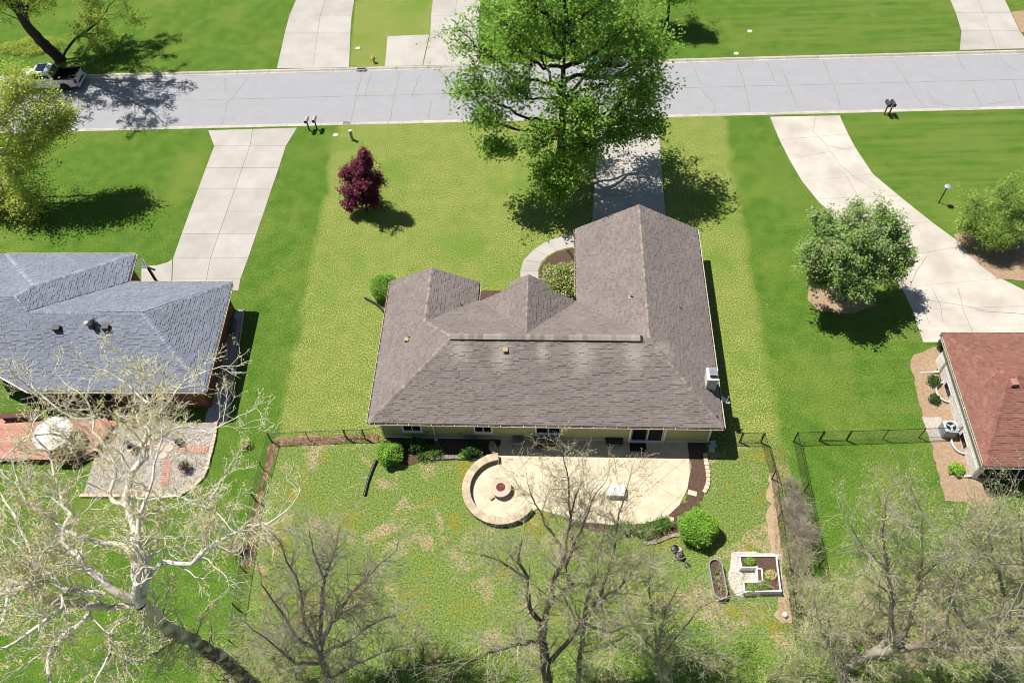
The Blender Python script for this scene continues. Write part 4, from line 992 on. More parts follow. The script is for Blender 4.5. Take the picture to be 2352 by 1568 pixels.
bc = thing('garden_bench', 'black slatted metal bench against the siding left of the glass door', 'bench', G(1410, 1020)); c0 = G(1410, 1019)
for k in range(3): MB().box(c0+HR@np.array([0, -.18+k*.16, .45]), (1.15, .13, .03), HR).obj('seat_slat', m_black, bc)
for k in range(2): MB().box(c0+HR@np.array([0, .32+.03*k, .62+k*.17]), (1.15, .03, .12), HR@rotx(-.15)).obj('back_slat', m_black, bc)
for du in (-.5, .5):
    for dv in (-.2, .26): MB().box(c0+HR@np.array([du*.8, dv, .22]), (.05, .05, .44), HR).obj('leg', m_black, bc)
    MB().tube([c0+HR@np.array([du*.8, .3, .42]), c0+HR@np.array([du*.8, .37, .9])], .02, 5).obj('back_post', m_grey, bc)
tag(MB().box(G(1465, 1024, .065), (1.05, .75, .025), HR).obj('door_mat', M('mat', (.02, .02, .022), rough=.95), None), 'black rubber mat in front of the sliding glass door', 'mat')
tb = thing('patio_table', 'low white table on the sunlit patio behind thin branches', 'table', G(1413, 1135)); c0 = G(1413, 1133)
MB().box(c0+np.array([0, 0, .5]), (1.15, .75, .04), HR).obj('tabletop', m_white, tb)
for du in (-.5, .5):
    for dv in (-.3, .3): MB().box(c0+HR@np.array([du, dv, .26]), (.05, .05, .46), HR).obj('leg', m_white, tb)
MB().box(c0+HR@np.array([0, -.36, .42]), (1.0, .03, .08), HR).obj('apron', m_tan, tb)
spb = thing('splash_block', 'pale concrete splash block at the shaded right corner of the house', 'splash block', G(1634, 1028))
for k, (x, y, q) in enumerate(((1637, 1020, .1), (1634, 1031, -.15))):
    c0 = G(x, y); R = rotz(q); poly = [(R@np.array([*v, 0]))[:2]+c0[:2] for v in ((-.2, -.2), (.2, -.24), (.15, 0), (.22, .2), (-.18, .22), (-.12, 0))]
    MB().prism([tuple(p) for p in poly], 0, .14+.03*k).obj('block', M('splash_concrete', (.5, .53, .55)) if k == 0 else MATS['splash_concrete'], spb)
def drain(name, pix, z, label, r=.09, mat=None):
    L_ = smoothline([G(*p, z) for p in pix], .15); d = np.zeros(len(L_)); rr = r*(1+.10*(np.arange(len(L_)) % 2))
    return tag(MB().tube(L_, list(rr), 10).obj(name, mat or m_black, None), label, 'pipe')
drain('drain_pipe', [(871, 1042), (858, 1070), (845, 1105), (837, 1137)], .1, 'black corrugated drain pipe lying on the back lawn')
drain('drain_pipe', [(838, 684), (850, 690), (868, 701), (882, 716)], .1, 'black drain pipe on the lawn left of the house by the round bush', .08)
drain('drain_spout', [(1304, 574), (1314, 588), (1322, 600)], .1, 'black downspout extension on the front mulch beside the walk', .1)

# raised planters
m_vinyl = M('white_vinyl', (.72, .72, .71), (.66, .66, .65), 3, .4)
vp = thing('raised_planter', 'white U-shaped raised garden bed on pale gravel', 'planter', G(1745, 1330))
def ph(px, py): return G(px, py, .5)
vr = [(1699, 1276), (1783, 1276), (1793, 1356), (1710, 1358), (1708, 1336), (1740, 1336), (1738, 1302), (1703, 1302)]
VW = [ph(*p)[:2] for p in vr]; NOGRASS.append(VW)
MB().prism([tuple(p) for p in VW], 0, .40).obj('soil', m_mulch, vp)
for i in range(len(VW)):
    A_, B_ = VW[i], VW[(i+1) % len(VW)]; d = B_-A_; ln = np.linalg.norm(d); R = rotz(math.atan2(d[1], d[0]))
    for z in (.10, .27, .44): MB().box((*(A_+B_)/2, z), (ln-.02, .07, .155), R).obj('board', m_vinyl, vp)
    MB().box((*A_, .27), (.12, .12, .54)).obj('corner_post', m_vinyl, vp)
A_, B_ = ph(1741, 1305), ph(1752, 1333)
for q in ((1742, 1305, 1750, 1305), (1750, 1305, 1752, 1334), (1752, 1334, 1742, 1334)):
    a_, b_ = ph(q[0], q[1]), ph(q[2], q[3]); d = b_-a_; MB().box((*((a_+b_)/2)[:2], .44), (np.linalg.norm(d)+.08, .07, .12), rotz(math.atan2(d[1], d[0]))).obj('board', m_vinyl, vp)
pgb = bed('planter_gravel', [(1680, 1268), (1705, 1266), (1790, 1272), (1800, 1370), (1690, 1368), (1672, 1330)], M('white_gravel', (.60, .56, .49), (.5, .46, .40), 8, .95, fine=.4, fscale=26, bump=.6), .015)
gw = g2((1680, 1268), (1705, 1266), (1790, 1272), (1800, 1370), (1690, 1368), (1672, 1330)); X = rng.uniform(min(p[0] for p in gw), max(p[0] for p in gw), 3500); Y = rng.uniform(min(p[1] for p in gw), max(p[1] for p in gw), 3500); k_ = inpoly(X, Y, gw)
stones(X[k_], Y[k_], .015, .02, .045, 'gravel', M('white_pebble', (.62, .58, .52), (.5, .47, .42), 3, .9, island=.35), pgb)
tk = thing('stock_tank', 'oval galvanized stock tank planted with dark soil', 'planter', G(1650, 1330))
c0, c1 = G(1644, 1298, .5)[:2], G(1655, 1358, .5)[:2]; rt_ = .38; dx = (c1-c0)/np.linalg.norm(c1-c0); a0_ = math.atan2(dx[1], dx[0])
oval = lambda r: [tuple(c1+r*np.array([math.cos(a0_+t), math.sin(a0_+t)])) for t in np.linspace(-math.pi/2, math.pi/2, 12)]+[tuple(c0+r*np.array([math.cos(a0_+t), math.sin(a0_+t)])) for t in np.linspace(math.pi/2, 1.5*math.pi, 12)]
m_galv = M('galvanized', (.50, .52, .54), (.42, .44, .46), 5, .4, metal=.5)
o1, o2_ = oval(rt_), oval(rt_-.03); n_ = len(o1); V = [(*p, 0) for p in o1]+[(*p, .5) for p in o1]+[(*p, .5) for p in o2_]+[(*p, .2) for p in o2_]
obj('tank_wall', V, [(j*n_+i, j*n_+(i+1) % n_, (j+1)*n_+(i+1) % n_, (j+1)*n_+i) for j in range(3) for i in range(n_)], m_galv, tk)
MB().tube([(*p, .5) for p in o1+o1[:1]], .025, 6).obj('rim', m_galv, tk); MB().prism(o2_, .15, .36).obj('soil', m_mulch, tk); NOGRASS.append(o1)
cc = thing('lawn_ornament', 'dark garden ornament with a pink disc on the back lawn', 'ornament', G(1550, 1262)); c0 = G(1549, 1262)
MB().lathe(c0, [(.2, 0), (.24, .15), (.22, .3), (.1, .34), (.03, .36)], 10).obj('pot', m_black, cc)
MB().lathe(c0+np.array([.22, -.08, .1]), [(.17, 0), (.19, .06), (.17, .13), (.07, .15), (.05, .1)], 14).obj('disc', M('pink', (.68, .36, .52)), cc)
tag(MB().lathe(G(1561, 1279), [(.26, 0), (.3, .12), (.25, .28), (.1, .34)], 10).obj('dark_pot', m_black, None), 'black round pot on the back lawn below the ornament', 'pot')
tag(MB().lathe(G(1578, 1298), [(.14, 0), (.17, .1), (.12, .2), (.03, .22)], 9).obj('dark_pot', m_black, None), 'smallest black pot on the back lawn, near the tank', 'pot')
tag(MB().lathe(G(1802, 1412), [(.02, 0), (.12, .02), (.17, .12), (.12, .23), (.02, .26)], 14).obj('ball', m_white, None, True), 'white ball on the bare strip by the right fence', 'ball')

# ================================================================== chain link fences
FH = 1.2
m_wire = M('black_wire', (.03, .03, .03), rough=.5)
def chain_mesh(parent, A, B, h=FH, sp=.11, name='chain_mesh'):
    A, B = np.array(A[:2]), np.array(B[:2]); d = B-A; ln = np.linalg.norm(d); d /= ln; lines = []
    for sg in (1, -1):
        for s in np.arange(-h, ln, sp):
            s0, z0, s1, z1 = s, .05, s+h, h
            if s0 < 0: z0 += -s0; s0 = 0
            if s1 > ln: z1 -= s1-ln; s1 = ln
            if s1-s0 < .03: continue
            if sg < 0: z0, z1 = h+.05-z0, h+.05-z1
            a, b = A+d*s0, A+d*s1; lines.append((np.array([(*a, z0), (*b, z1)]), np.array([.0028, .0028])))
    V, F = tubes(lines, 3); return obj(name, V, F, m_wire, parent)
def fence(label, pts, gate_spans=(), step=2.6, cat='fence', stop=None):
    P = [np.array(p[:2], float) for p in pts]; root = thing('chain_link_fence', label, cat, (*P[0], 0))
    for i in range(len(P)-1):
        d = P[i+1]-P[i]; ln = np.linalg.norm(d); n = max(1, round(ln/step))
        for k in range(n+(1 if i == len(P)-2 else 0)):
            p = P[i]+d*k/n; r = .04 if k == 0 else .028
            MB().lathe((*p, -.05), [(r, 0), (r, FH+.06), (r*1.25, FH+.07), (r*.3, FH+.13)], 8).obj('post', m_black, root)
        MB().tube([(*P[i], FH), (*P[i+1], FH)], .022, 6).obj('top_rail', m_black, root); chain_mesh(root, P[i], P[i+1])
        MB().tube([(*P[i], .06), (*P[i+1], .06)], .006, 4).obj('tension_wire', m_black, root)
    return root
def gate(label, A, B):
    A, B = np.array(A[:2]), np.array(B[:2]); root = thing('chain_link_gate', label, 'gate', (*((A+B)/2), 0)); d = (B-A)/np.linalg.norm(B-A)
    for p in (A, B): MB().lathe((*p, -.05), [(.045, 0), (.045, FH+.08), (.05, FH+.09), (.01, FH+.15)], 8).obj('post', m_black, root)
    a, b = A+d*.09, B-d*.09
    MB().tube([(*a, .1), (*a, FH), (*b, FH), (*b, .1), (*a, .1)], .022, 6).obj('frame', m_black, root); chain_mesh(root, a, b, FH-.08)
    for z in (.3, 1.0): MB().box((*(A+d*.05), z), (.09, .06, .05)).obj('hinge', m_black, root)
    MB().box((*(B-d*.06), .75), (.1, .06, .07)).obj('latch', m_black, root)
z1p = lambda X, Y: G((780+X/3.355)*.7656, (1270+Y/3.355)*.7656)
fl0, fg0, fg1, fl1 = z1p(125, 190), z1p(872, 155), z1p(1060, 155), U(.48, .55)
fence('black chain link fence from the left corner to the garden gate', [fl0, fg0])
gate('narrow black chain link gate left of the pale green house', fg0, fg1)
fence('short black chain link section between left gate and house wall', [fg1, fl1], step=9)
fence('long black chain link fence down the left side of the back yard', [fl0, G(588, 1150), G(548, 1400), G(530, 1568), G(500, 1750)])
z2p = lambda X, Y: G((1880+X/3.2)*.7656, (1250+Y/3.2)*.7656)
gr0, gr1 = z2p(1082, 243), z2p(1288, 246)
fence('short black chain link section between house and right gate', [U(HW-.48, .6), gr0], step=9)
gate('black chain link gate right of the pale green house', gr0, gr1)
fence('black chain link fence down the right side of the back yard', [gr1, G(1772, 1100), G(1800, 1290), G(1840, 1568)])
z3p = lambda X, Y: G((2360+X/2.24)*.7656, (1240+Y/2.24)*.7656)
f0, f1, f2, f3 = z3p(45, 190), z3p(218, 183), z3p(402, 180), z3p(1130, 155)
fence('short black chain link corner section of the right neighbour', [f0, f1], step=9)
gate('black chain link gate in the right neighbour\'s fence', f1, f2)
fence('black chain link fence running to the air conditioner', [f2, f3])
fence('black chain link fence down the neighbour\'s side of the hedge', [f0, G(1846, 1130), G(1880, 1300), G(1940, 1568)])

# ================================================================== street things
def mailbox(p, label, post_m, box_m, yaw, red=False, tilt=0.0, flag=True):
    t = thing('mailbox', label, 'mailbox', p, 'mailboxes along the street'); R = rotz(yaw)
    MB().box(np.array(p)+np.array([0, 0, .5]), (.1, .1, 1.0), R).obj('post', post_m, t)
    K = 1.45
    prof = [(-.09, 0), (.09, 0), (.09, .12)]+[(.09*math.cos(a), .12+.09*math.sin(a)) for a in np.linspace(.3, math.pi-.3, 6)]+[(-.09, .12)]
    V = [np.array(p)+R@np.array([x*K, y, 1.0+z*K]) for y in (-.3, .42) for x, z in prof]; k = len(prof)
    o = obj('box', V, [tuple(range(k)), tuple(range(2*k-1, k-1, -1))]+[(i, k+i, k+(i+1) % k, (i+1) % k) for i in range(k)], box_m, t)
    MB().box(np.array(p)+R@np.array([0, -.31, 1.14]), (.24, .015, .26), R).obj('door', m_black, t)
    if flag: MB().box(np.array(p)+R@np.array([.15, .05, 1.2]), (.012, .05, .16), R).obj('flag', M('flag_red', (.5, .03, .02)), t)
m_mb = M('mailbox_paint', (.50, .48, .49), (.44, .42, .43), 4, .35, metal=.2)
z8p = lambda X, Y: G((880+X/5.6)*.7656, (320+Y/5.6)*.7656)
mailbox(z8p(270, 400), 'left one of two grey mailboxes on dark posts by the left driveway', m_black, m_mb, -.12)
mailbox(z8p(400, 388), 'right one of two grey mailboxes on dark posts by the left driveway', m_black, m_mb, -.12)
m_mwood = M('mailbox_wood', (.30, .16, .08)); m_mdark = M('mailbox_dark', (.05, .055, .065), rough=.3)
zz4 = lambda X, Y: G((2272+X/2.94)*.7656, Y/2.94*.7656)
p = zz4(1118, 1010); mt = p+np.array([.45, -.02, 0])
mailbox(p, 'left dark mailbox on a shared wooden stand by the right driveway', m_mwood, m_mdark, .05)
mailbox(p+np.array([.42, -.02, 0]), 'right dark mailbox on a shared wooden stand by the right driveway', m_mwood, m_mdark, .05)
pdt = thing('utility_pedestal', 'pale green cylindrical utility pedestal on the front lawn', 'utility pedestal', z8p(990, 560))
m_ped = M('pedestal_green', (.24, .36, .28), (.2, .31, .24), 3, .5)
c0 = z8p(990, 558); MB().lathe(c0, [(.16, 0), (.16, .12), (.13, .13), (.13, .96)], 16).obj('body', m_ped, pdt, False); MB().lathe(c0+np.array([0, 0, .96]), [(.145, 0), (.145, .06), (.12, .08)], 16).obj('cap', M('pedestal_cap', (.62, .68, .62)), pdt)
hy = thing('fire_hydrant', 'yellow fire hydrant on the lawn across the street', 'fire hydrant', G(860, 143)); c0 = G(859, 144)
m_hy = M('hydrant_yellow', (.66, .46, .17), rough=.5)
MB().lathe(c0, [(.17, 0), (.17, .05), (.12, .06), (.12, .5), (.17, .52), (.17, .57)], 14).obj('barrel', m_hy, hy); MB().lathe(c0+np.array([0, 0, .57]), [(.14, 0), (.13, .08), (.07, .15), (.03, .16), (.03, .21)], 14).obj('bonnet', m_hy, hy)
for a in (0, math.pi, -math.pi/2): MB().tube([c0+np.array([.1*math.cos(a), .1*math.sin(a), .38]), c0+np.array([.22*math.cos(a), .22*math.sin(a), .38])], .06, 10).obj('nozzle', m_hy, hy)
inl = thing('storm_inlet', 'storm drain inlet cut into the far kerb', 'storm drain', G(830, 162, -.02)); c0 = RD((G(830, 158)[:2]-RA[:2])@er, RW-.28, -.02); RRt = np.stack([(*er, 0), (*nr, 0), (0, 0, 1.)], 1)
MB().box(c0, (.95, .36, .08), RRt).obj('frame', m_kerb, inl); MB().box(c0+np.array([0, 0, .045]), (.8, .24, .02), RRt).obj('opening', m_soot_hole, inl)  # opening is a solid black box, the hole's darkness put into its colour
for k in range(7): MB().box(c0+RRt@np.array([-.36+k*.12, -.2, .0]), (.04, .3, .05), RRt).obj('bar', m_grey, inl)
grt = thing('drain_grate', 'iron drain grate in the near kerb above the utility pedestal', 'drain grate', G(795, 291)); c0 = RD((G(795, 290)[:2]-RA[:2])@er, .26, .03)
MB().box(c0, (.75, .42, .03), RRt).obj('frame', m_kerb, grt)
for k in range(8): MB().box(c0+RRt@np.array([-.28+k*.08, 0, .02]), (.04, .34, .02), RRt).obj('slot', m_soot_hole, grt)  # slots are black boxes; colour stands in for the dark gaps
for x, y, lab in ((771, 311, 'small round concrete meter lid in the front lawn'), (822, 112, 'round pale lid in the lawn beside the hydrant'), (1691, 124, 'white round lid in the lawn beyond the street'), (1722, 73, 'pale cap in the mown lawn beyond the street')):
    tag(MB().lathe(G(x, y, 0), [(.24, 0), (.24, .05), (.22, .06), (.02, .06)], 14).obj('meter_lid', M('lid'+str(x), (.58, .52, .46)), None), lab, 'lid')
lp = thing('lamp_post', 'dark garden lamp post with blue-grey shade on the right lawn', 'lamp', G(2159, 468)); c0 = z3_ = G((2272+1600/2.94)*.7656, (500+318/2.94)*.7656)
MB().lathe(c0, [(.07, 0), (.045, .08), (.04, 1.5), (.05, 1.52)], 10).obj('post', m_black, lp)
MB().lathe(c0+np.array([0, 0, 1.5]), [(.07, 0), (.1, .22), (.08, .24)], 12).obj('lantern', m_glass, lp); MB().lathe(c0+np.array([0, 0, 1.74]), [(.25, 0), (.24, .02), (.1, .1), (.04, .12), (.03, .18)], 16).obj('shade', M('lamp_blue', (.30, .38, .46), rough=.4), lp)

# ---- vehicles (length along -x of the street = facing left)
def prof_body(prof, y0, y1, fr, inset=0.0):
    """side outline (x forward, z) swept across the width"""
    n = len(prof); V = [fr(x, y0, z) for x, z in prof]+[fr(x, y1, z) for x, z in prof]
    return V, [tuple(range(n)), tuple(range(2*n-1, n-1, -1))]+[(i, n+i, n+(i+1) % n, (i+1) % n) for i in range(n)]
def wheel(parent, c, ax, r=.4, wd=.27):
    up = np.array([0, 0, 1.]); fw = np.cross(up, ax); R = np.stack([fw, up, ax], 1)
    w_ = MB().lathe((0, 0, -wd/2), [(r*.62, 0), (r*.93, .0), (r, .05), (r, wd-.05), (r*.93, wd), (r*.62, wd)], 20); ty = obj('tyre', [R@np.array(v)+c for v in w_.V], w_.F, MATS['tyre_rubber'], parent)
    q = MB().lathe((0, 0, -wd/2-.008), [(r*.6, 0), (r*.6, wd+.016)], 16)
    for k in range(6): q.box((r*.3*math.cos(k*1.047), r*.3*math.sin(k*1.047), wd/2+.02), (r*.5, .07, .03), rotz(k*1.047))
    obj('rim', [R@np.array(v)+c for v in q.V], q.F, m_black if r > .36 else m_grey, ty)
M('tyre_rubber', (.02, .02, .02), rough=.9)
m_carw = M('white_car_paint', (.72, .73, .75), rough=.22, spec=.6); m_trim = M('dark_trim', (.02, .02, .022), rough=.5); m_red = M('tail_red', (.32, .012, .015), rough=.25); m_cgl = M('car_glass', (.02, .03, .04), rough=.04, spec=.6)
m_lens = M('lens', (.6, .62, .65), rough=.1)
tr0 = G((855/4.2)*.7656, (140+555/4.2)*.7656, -.116)      # near rear wheel on the road
fwd = -np.array([*er, 0]); lft = np.array([fwd[1]*-1, fwd[0], 0])  # left of the truck points to the camera
def TF(x, y, z): return tr0+fwd*(x-1.25)-lft*(.88-y)+np.array([0, 0, z])       # x from rear bumper, y + to its left
TR = np.stack([fwd, lft, (0, 0, 1.)], 1)
tk_ = thing('pickup_truck', 'white crew cab pickup truck parked at the far kerb', 'pickup truck', tr0)
def arch(xc, r=.5, z0=.42): return [(xc+r*math.cos(a), z0-.02+r*math.sin(a)) for a in np.linspace(0, math.pi, 9)]
lower = [(.06, .55), (.06, 1.25), (2.0, 1.3), (2.02, 1.3), (4.3, 1.24), (4.6, 1.2), (5.6, 1.12), (5.82, 1.0), (5.86, .5)]+[(5.4, .42)]+arch(4.85)+[(4.3, .42), (1.8, .42)]+arch(1.25)+[(.7, .42)]
for s in (0, 1):
    y0, y1 = (.90, 1.0) if s else (-1.0, -.90)
    V, F = prof_body(lower, y0, y1, TF); obj('side_panel', V, F, m_carw, tk_)
mb = MB().box(TF(3.95, 0, .82), (3.7, 1.8, .78), TR); mb.obj('body', m_carw, tk_)
V = [TF(x, y, z) for x, y, z in ((4.25, -.92, 1.24), (4.25, .92, 1.24), (5.6, .86, 1.13), (5.6, -.86, 1.13), (5.8, .8, 1.0), (5.8, -.8, 1.0))]; obj('hood', V, [(0, 3, 2, 1), (3, 5, 4, 2)], m_carw, tk_)
MB().box(TF(1.05, 0, .6), (1.98, 1.8, .08), TR).obj('bed_floor', m_trim, tk_)
for y in (-.86, .86): MB().box(TF(1.05, y, .95), (1.98, .07, .7), TR).obj('bed_wall', m_trim, tk_)
MB().box(TF(2.05, 0, .98), (.08, 1.8, .72), TR).obj('bed_wall', m_trim, tk_)
for y in (-.95, .95): MB().box(TF(1.05, y, 1.285), (2.0, .12, .03), TR).obj('bed_rail', m_trim, tk_)
MB().box(TF(.05, 0, .93), (.1, 1.8, .64), TR).obj('tailgate', m_carw, tk_); MB().box(TF(.05, 0, 1.265), (.11, 1.7, .03), TR).obj('tailgate_cap', m_trim, tk_)
MB().box(TF(-.06, 0, .55), (.2, 1.9, .2), TR).obj('rear_bumper', m_lens, tk_); MB().box(TF(-.05, 0, .68), (.16, 1.0, .06), TR).obj('bumper_step', m_trim, tk_)
for y in (-.93, .93): MB().box(TF(.045, y, 1.02), (.16, .17, .36), TR).obj('tail_light', m_red, tk_)
# cab
cab = [(2.05, 1.25), (2.3, 1.9), (2.6, 1.96), (3.6, 1.95), (3.85, 1.9), (4.55, 1.25)]
n = len(cab); yw = [.93, .76, .72, .72, .74, .93]
V = [TF(x, -y, z) for (x, z), y in zip(cab, yw)]+[TF(x, y, z) for (x, z), y in zip(cab, yw)]
cb = obj('cab', V, [tuple(range(n-1, -1, -1)), tuple(range(n, 2*n))]+[(i, (i+1) % n, n+(i+1) % n, n+i) for i in range(n)], m_carw, tk_)
def strip(name, q, mat, par): return obj(name, [TF(*v) for v in q], [tuple(range(len(q)))], mat, par)
e = .012
strip('rear_window', [(2.09-e, -.8, 1.36), (2.09-e, .8, 1.36), (2.27-e, .7, 1.84), (2.27-e, -.7, 1.84)], m_cgl, tk_)
strip('windscreen', [(3.92+e, -.68, 1.86), (3.92+e, .68, 1.86), (4.47+e, .83, 1.34), (4.47+e, -.83, 1.34)], m_cgl, tk_)
strip('sunroof', [(2.75, -.55, 1.97), (3.6, -.55, 1.965), (3.6, .55, 1.965), (2.75, .55, 1.97)], m_cgl, tk_)
for s in (-1, 1):
    for xa, xb, xc, xd in ((2.32, 3.2, 3.2, 2.42), (3.28, 4.3, 3.88, 3.28)):
        strip('side_window', [(xa, s*(.925-.012+.012), 1.32), (xb, s*.925, 1.32), (xc, s*.775, 1.82), (xd, s*.775, 1.82)], m_cgl, tk_)
    MB().box(TF(4.25, s*1.1, 1.38), (.1, .22, .17), TR).obj('mirror', m_carw, tk_)
    MB().box(TF(3.0, s*1.005, 1.15), (.16, .02, .03), TR).obj('door_handle', m_trim, tk_); MB().box(TF(3.9, s*1.005, 1.15), (.16, .02, .03), TR).obj('door_handle', m_trim, tk_)
    MB().box(TF(3.24, s*1.003, .8), (.014, .01, .78), TR).obj('door_gap', m_trim, tk_)
    MB().box(TF(5.8, s*.78, .95), (.1, .3, .2), TR).obj('headlight', m_lens, tk_)
    for x in (1.25, 4.85): wheel(tk_, TF(x, s*.86, .4), lft, .4, .28)
MB().box(TF(5.86, 0, .85), (.06, 1.2, .36), TR).obj('grille', m_trim, tk_); MB().box(TF(5.9, 0, .55), (.16, 1.9, .2), TR).obj('front_bumper', m_trim, tk_)
tag(MB().lathe(TF(.6, .15, .64), [(.36, 0), (.38, .06), (.38, .2), (.36, .26), (.2, .26), (.2, .1)], 18).obj('spare_tyre', MATS['tyre_rubber'], None), 'dark tyre lying in the bed of the white pickup truck', 'tyre')
cb_ = thing('car_silver', 'silver car parked at the far kerb under the big tree', 'car', G(1390, 150)); cb_.name = 'parked_car'
cr0 = RD((G(1440, 150)[:2]-RA[:2])@er, RW-KW-1.95, -.116)
def TF(x, y, z): return cr0+fwd*x+lft*y*-1*-1+np.array([*(nr*.9), 0])+np.array([0, 0, z])
low = [(.05, .45), (.0, .8), (.25, .98), (1.0, 1.0), (3.3, .98), (4.3, .85), (4.55, .65), (4.5, .35)]+arch(3.7, .38, .33)+[(3.2, .3), (1.3, .3)]+arch(.85, .38, .33)+[(.3, .32)]
m_silver = M('silver_paint', (.55, .57, .58), rough=.25, metal=.3)
V, F = prof_body(low, -.88, .88, TF); obj('body', V, F, m_silver, cb_)
cab = [(.55, .98), (1.1, 1.4), (1.6, 1.47), (2.3, 1.46), (2.7, 1.38), (3.5, .97)]; yw = [.8, .64, .6, .6, .62, .8]; n = len(cab)
V = [TF(x, -y, z) for (x, z), y in zip(cab, yw)]+[TF(x, y, z) for (x, z), y in zip(cab, yw)]
obj('cabin', V, [tuple(range(n-1, -1, -1)), tuple(range(n, 2*n))]+[(i, (i+1) % n, n+(i+1) % n, n+i) for i in range(n)], m_trim, cb_)
m_bgl = M('blue_glass', (.10, .20, .25), rough=.05, spec=.7)
strip('windscreen', [(2.74, -.58, 1.365), (2.74, .58, 1.365), (3.44, .74, 1.01), (3.44, -.74, 1.01)], m_bgl, cb_); strip('rear_window', [(1.06, -.58, 1.385), (.62, -.72, 1.05), (.62, .72, 1.05), (1.06, .58, 1.385)], m_cgl, cb_)
for s in (-1, 1):
    strip('side_window', [(1.1, s*.785, 1.02), (3.2, s*.785, 1.02), (2.6, s*.635, 1.36), (1.3, s*.64, 1.36)], m_cgl, cb_)
    MB().box(TF(.1, s*.7, .82), (.12, .3, .14), TR).obj('tail_light', m_red, cb_); MB().box(TF(4.42, s*.65, .7), (.12, .3, .12), TR).obj('headlight', m_lens, cb_)
    for x in (.85, 3.7): wheel(cb_, TF(x, s*.8, .33), lft, .33, .2)
# overhead line across the bottom of the view
tag(MB().tube(smoothline([G(-300, 1460, 7.5), G(1100, 1452, 7.0), G(2700, 1462, 7.5)], 3), .012, 4).obj('overhead_wire', m_grey, None), 'thin grey overhead wire crossing above the back yards', 'wire')

# ================================================================== vegetation
def leaves(P, size, up=0.5, r=None, narrow=0.62):
    """one small bent leaf at every point: two quads folded along the midrib"""
    n = len(P); r = r or rng
    nrm = r.normal(0, 1, (n, 3)); nrm /= np.linalg.norm(nrm, axis=1)[:, None]; nrm[:, 2] = np.abs(nrm[:, 2])+up; nrm /= np.linalg.norm(nrm, axis=1)[:, None]
    t = np.cross(nrm, r.normal(0, 1, (n, 3))); t /= np.linalg.norm(t, axis=1)[:, None]+1e-9; b = np.cross(nrm, t)
    s = (size*r.uniform(.6, 1.3, n))[:, None]
    V = np.stack([P-t*s*.5, P+b*s*.5*narrow+nrm*s*.08, P+t*s*.5, P-b*s*.5*narrow+nrm*s*.08], 1).reshape(-1, 3)
    return V, (np.arange(n)[:, None]*4+np.arange(4)[None]).astype(np.int32)
def wander(p, d, ln, r, n, jit, trop, rg, taper=.35):
    pts = [p]; d = d/np.linalg.norm(d)
    for i in range(n):
        d = d+rg.normal(0, jit, 3)+np.array([0, 0, trop]); d /= np.linalg.norm(d); pts.append(pts[-1]+d*ln/n)
    return np.array(pts), r*np.linspace(1, taper, n+1)
def sprout(lines, tips, p, d, ln, r, lev, rg, jit=.18, trop=.05, kids=(4, 4, 3), minr=.006, ratio=.6):
    L_, R_ = wander(p, d, ln, r, 5 if lev > 0 else 3, jit, trop, rg)
    R_ = np.maximum(R_, minr); lines.append((L_, R_))
    if lev == 0:
        tips.append(L_[1:]); return
    for k in range(kids[min(lev, len(kids))-1]):
        f = rg.uniform(.25, 1.0); i = min(int(f*(len(L_)-1)), len(L_)-2); q = L_[i]+(L_[i+1]-L_[i])*(f*(len(L_)-1)-i)
        dd = L_[i+1]-L_[i]; dd /= np.linalg.norm(dd); s = rg.normal(0, 1, 3); s -= dd*(s@dd); s /= np.linalg.norm(s)
        sprout(lines, tips, q, dd*.75+s*rg.uniform(.5, .95), ln*ratio*rg.uniform(.65, 1.15), max(R_[i]*.6, minr), lev-1, rg, jit, trop, kids, minr, ratio)
def limb_tree(name, label, cat, base, limbs, bark, leafm, lev=2, every=1.0, ln=2.2, twr=.02, nleaf=4000, lsize=.07, seed=1, minr=.007, kids=(4, 4, 3), trop=.05, side_only=None, extra_leaf=None, start=.15, jit=.18, group=None, rscale=1.0, twigm=None):
    """limbs: list of (points, r0, r1); twigs sprout from every limb"""
    rg = np.random.default_rng(seed); root = thing(name, label, cat, base, group); main = []; tw = []; tips = []
    for pts, ra, rb in limbs:
        ra, rb = ra*rscale, rb*rscale
        L_ = smoothline(pts, .6); m = len(L_); L_ = L_+np.vstack([np.zeros(3), rg.normal(0, .03, (m-2, 3)), np.zeros(3)]) if m > 2 else L_
        R_ = np.linspace(ra, rb, m); main.append((L_, R_)); tot = np.linalg.norm(np.diff(L_, axis=0), axis=1).sum()
        for k in range(int(tot/every)):
            f = rg.uniform(start, 1.0); i = min(int(f*(m-1)), m-2); dd = L_[i+1]-L_[i]; dd /= np.linalg.norm(dd)+1e-9
            s = rg.normal(0, 1, 3); s -= dd*(s@dd); s /= np.linalg.norm(s)
            sprout(tw, tips, L_[i], dd*.6+s*.8+np.array([0, 0, .15]), ln*rg.uniform(.5, 1.2), min(max(R_[i]*.45, twr*.8), twr*1.8), lev, rg, jit, trop, kids, minr)
        dd = L_[-1]-L_[-2]; sprout(tw, tips, L_[-1], dd, ln, rb, lev, rg, jit, trop, kids, minr)
    V, F = tubes(main, 10); obj('trunk', V, F, bark, root, True)
    V, F = tubes(tw); obj('twigs', V, F, twigm or (bark if bark is m_syc or bark is m_dbark else m_twig), root, False, kind='stuff')
    if nleaf:
        T = np.concatenate(tips); P = T[rg.integers(0, len(T), nleaf)]+rg.normal(0, lsize*.9, (nleaf, 3))
        V, F = leaves(P, lsize, .4, rg); obj('crown', V, F, leafm, root, kind='stuff')
    return root
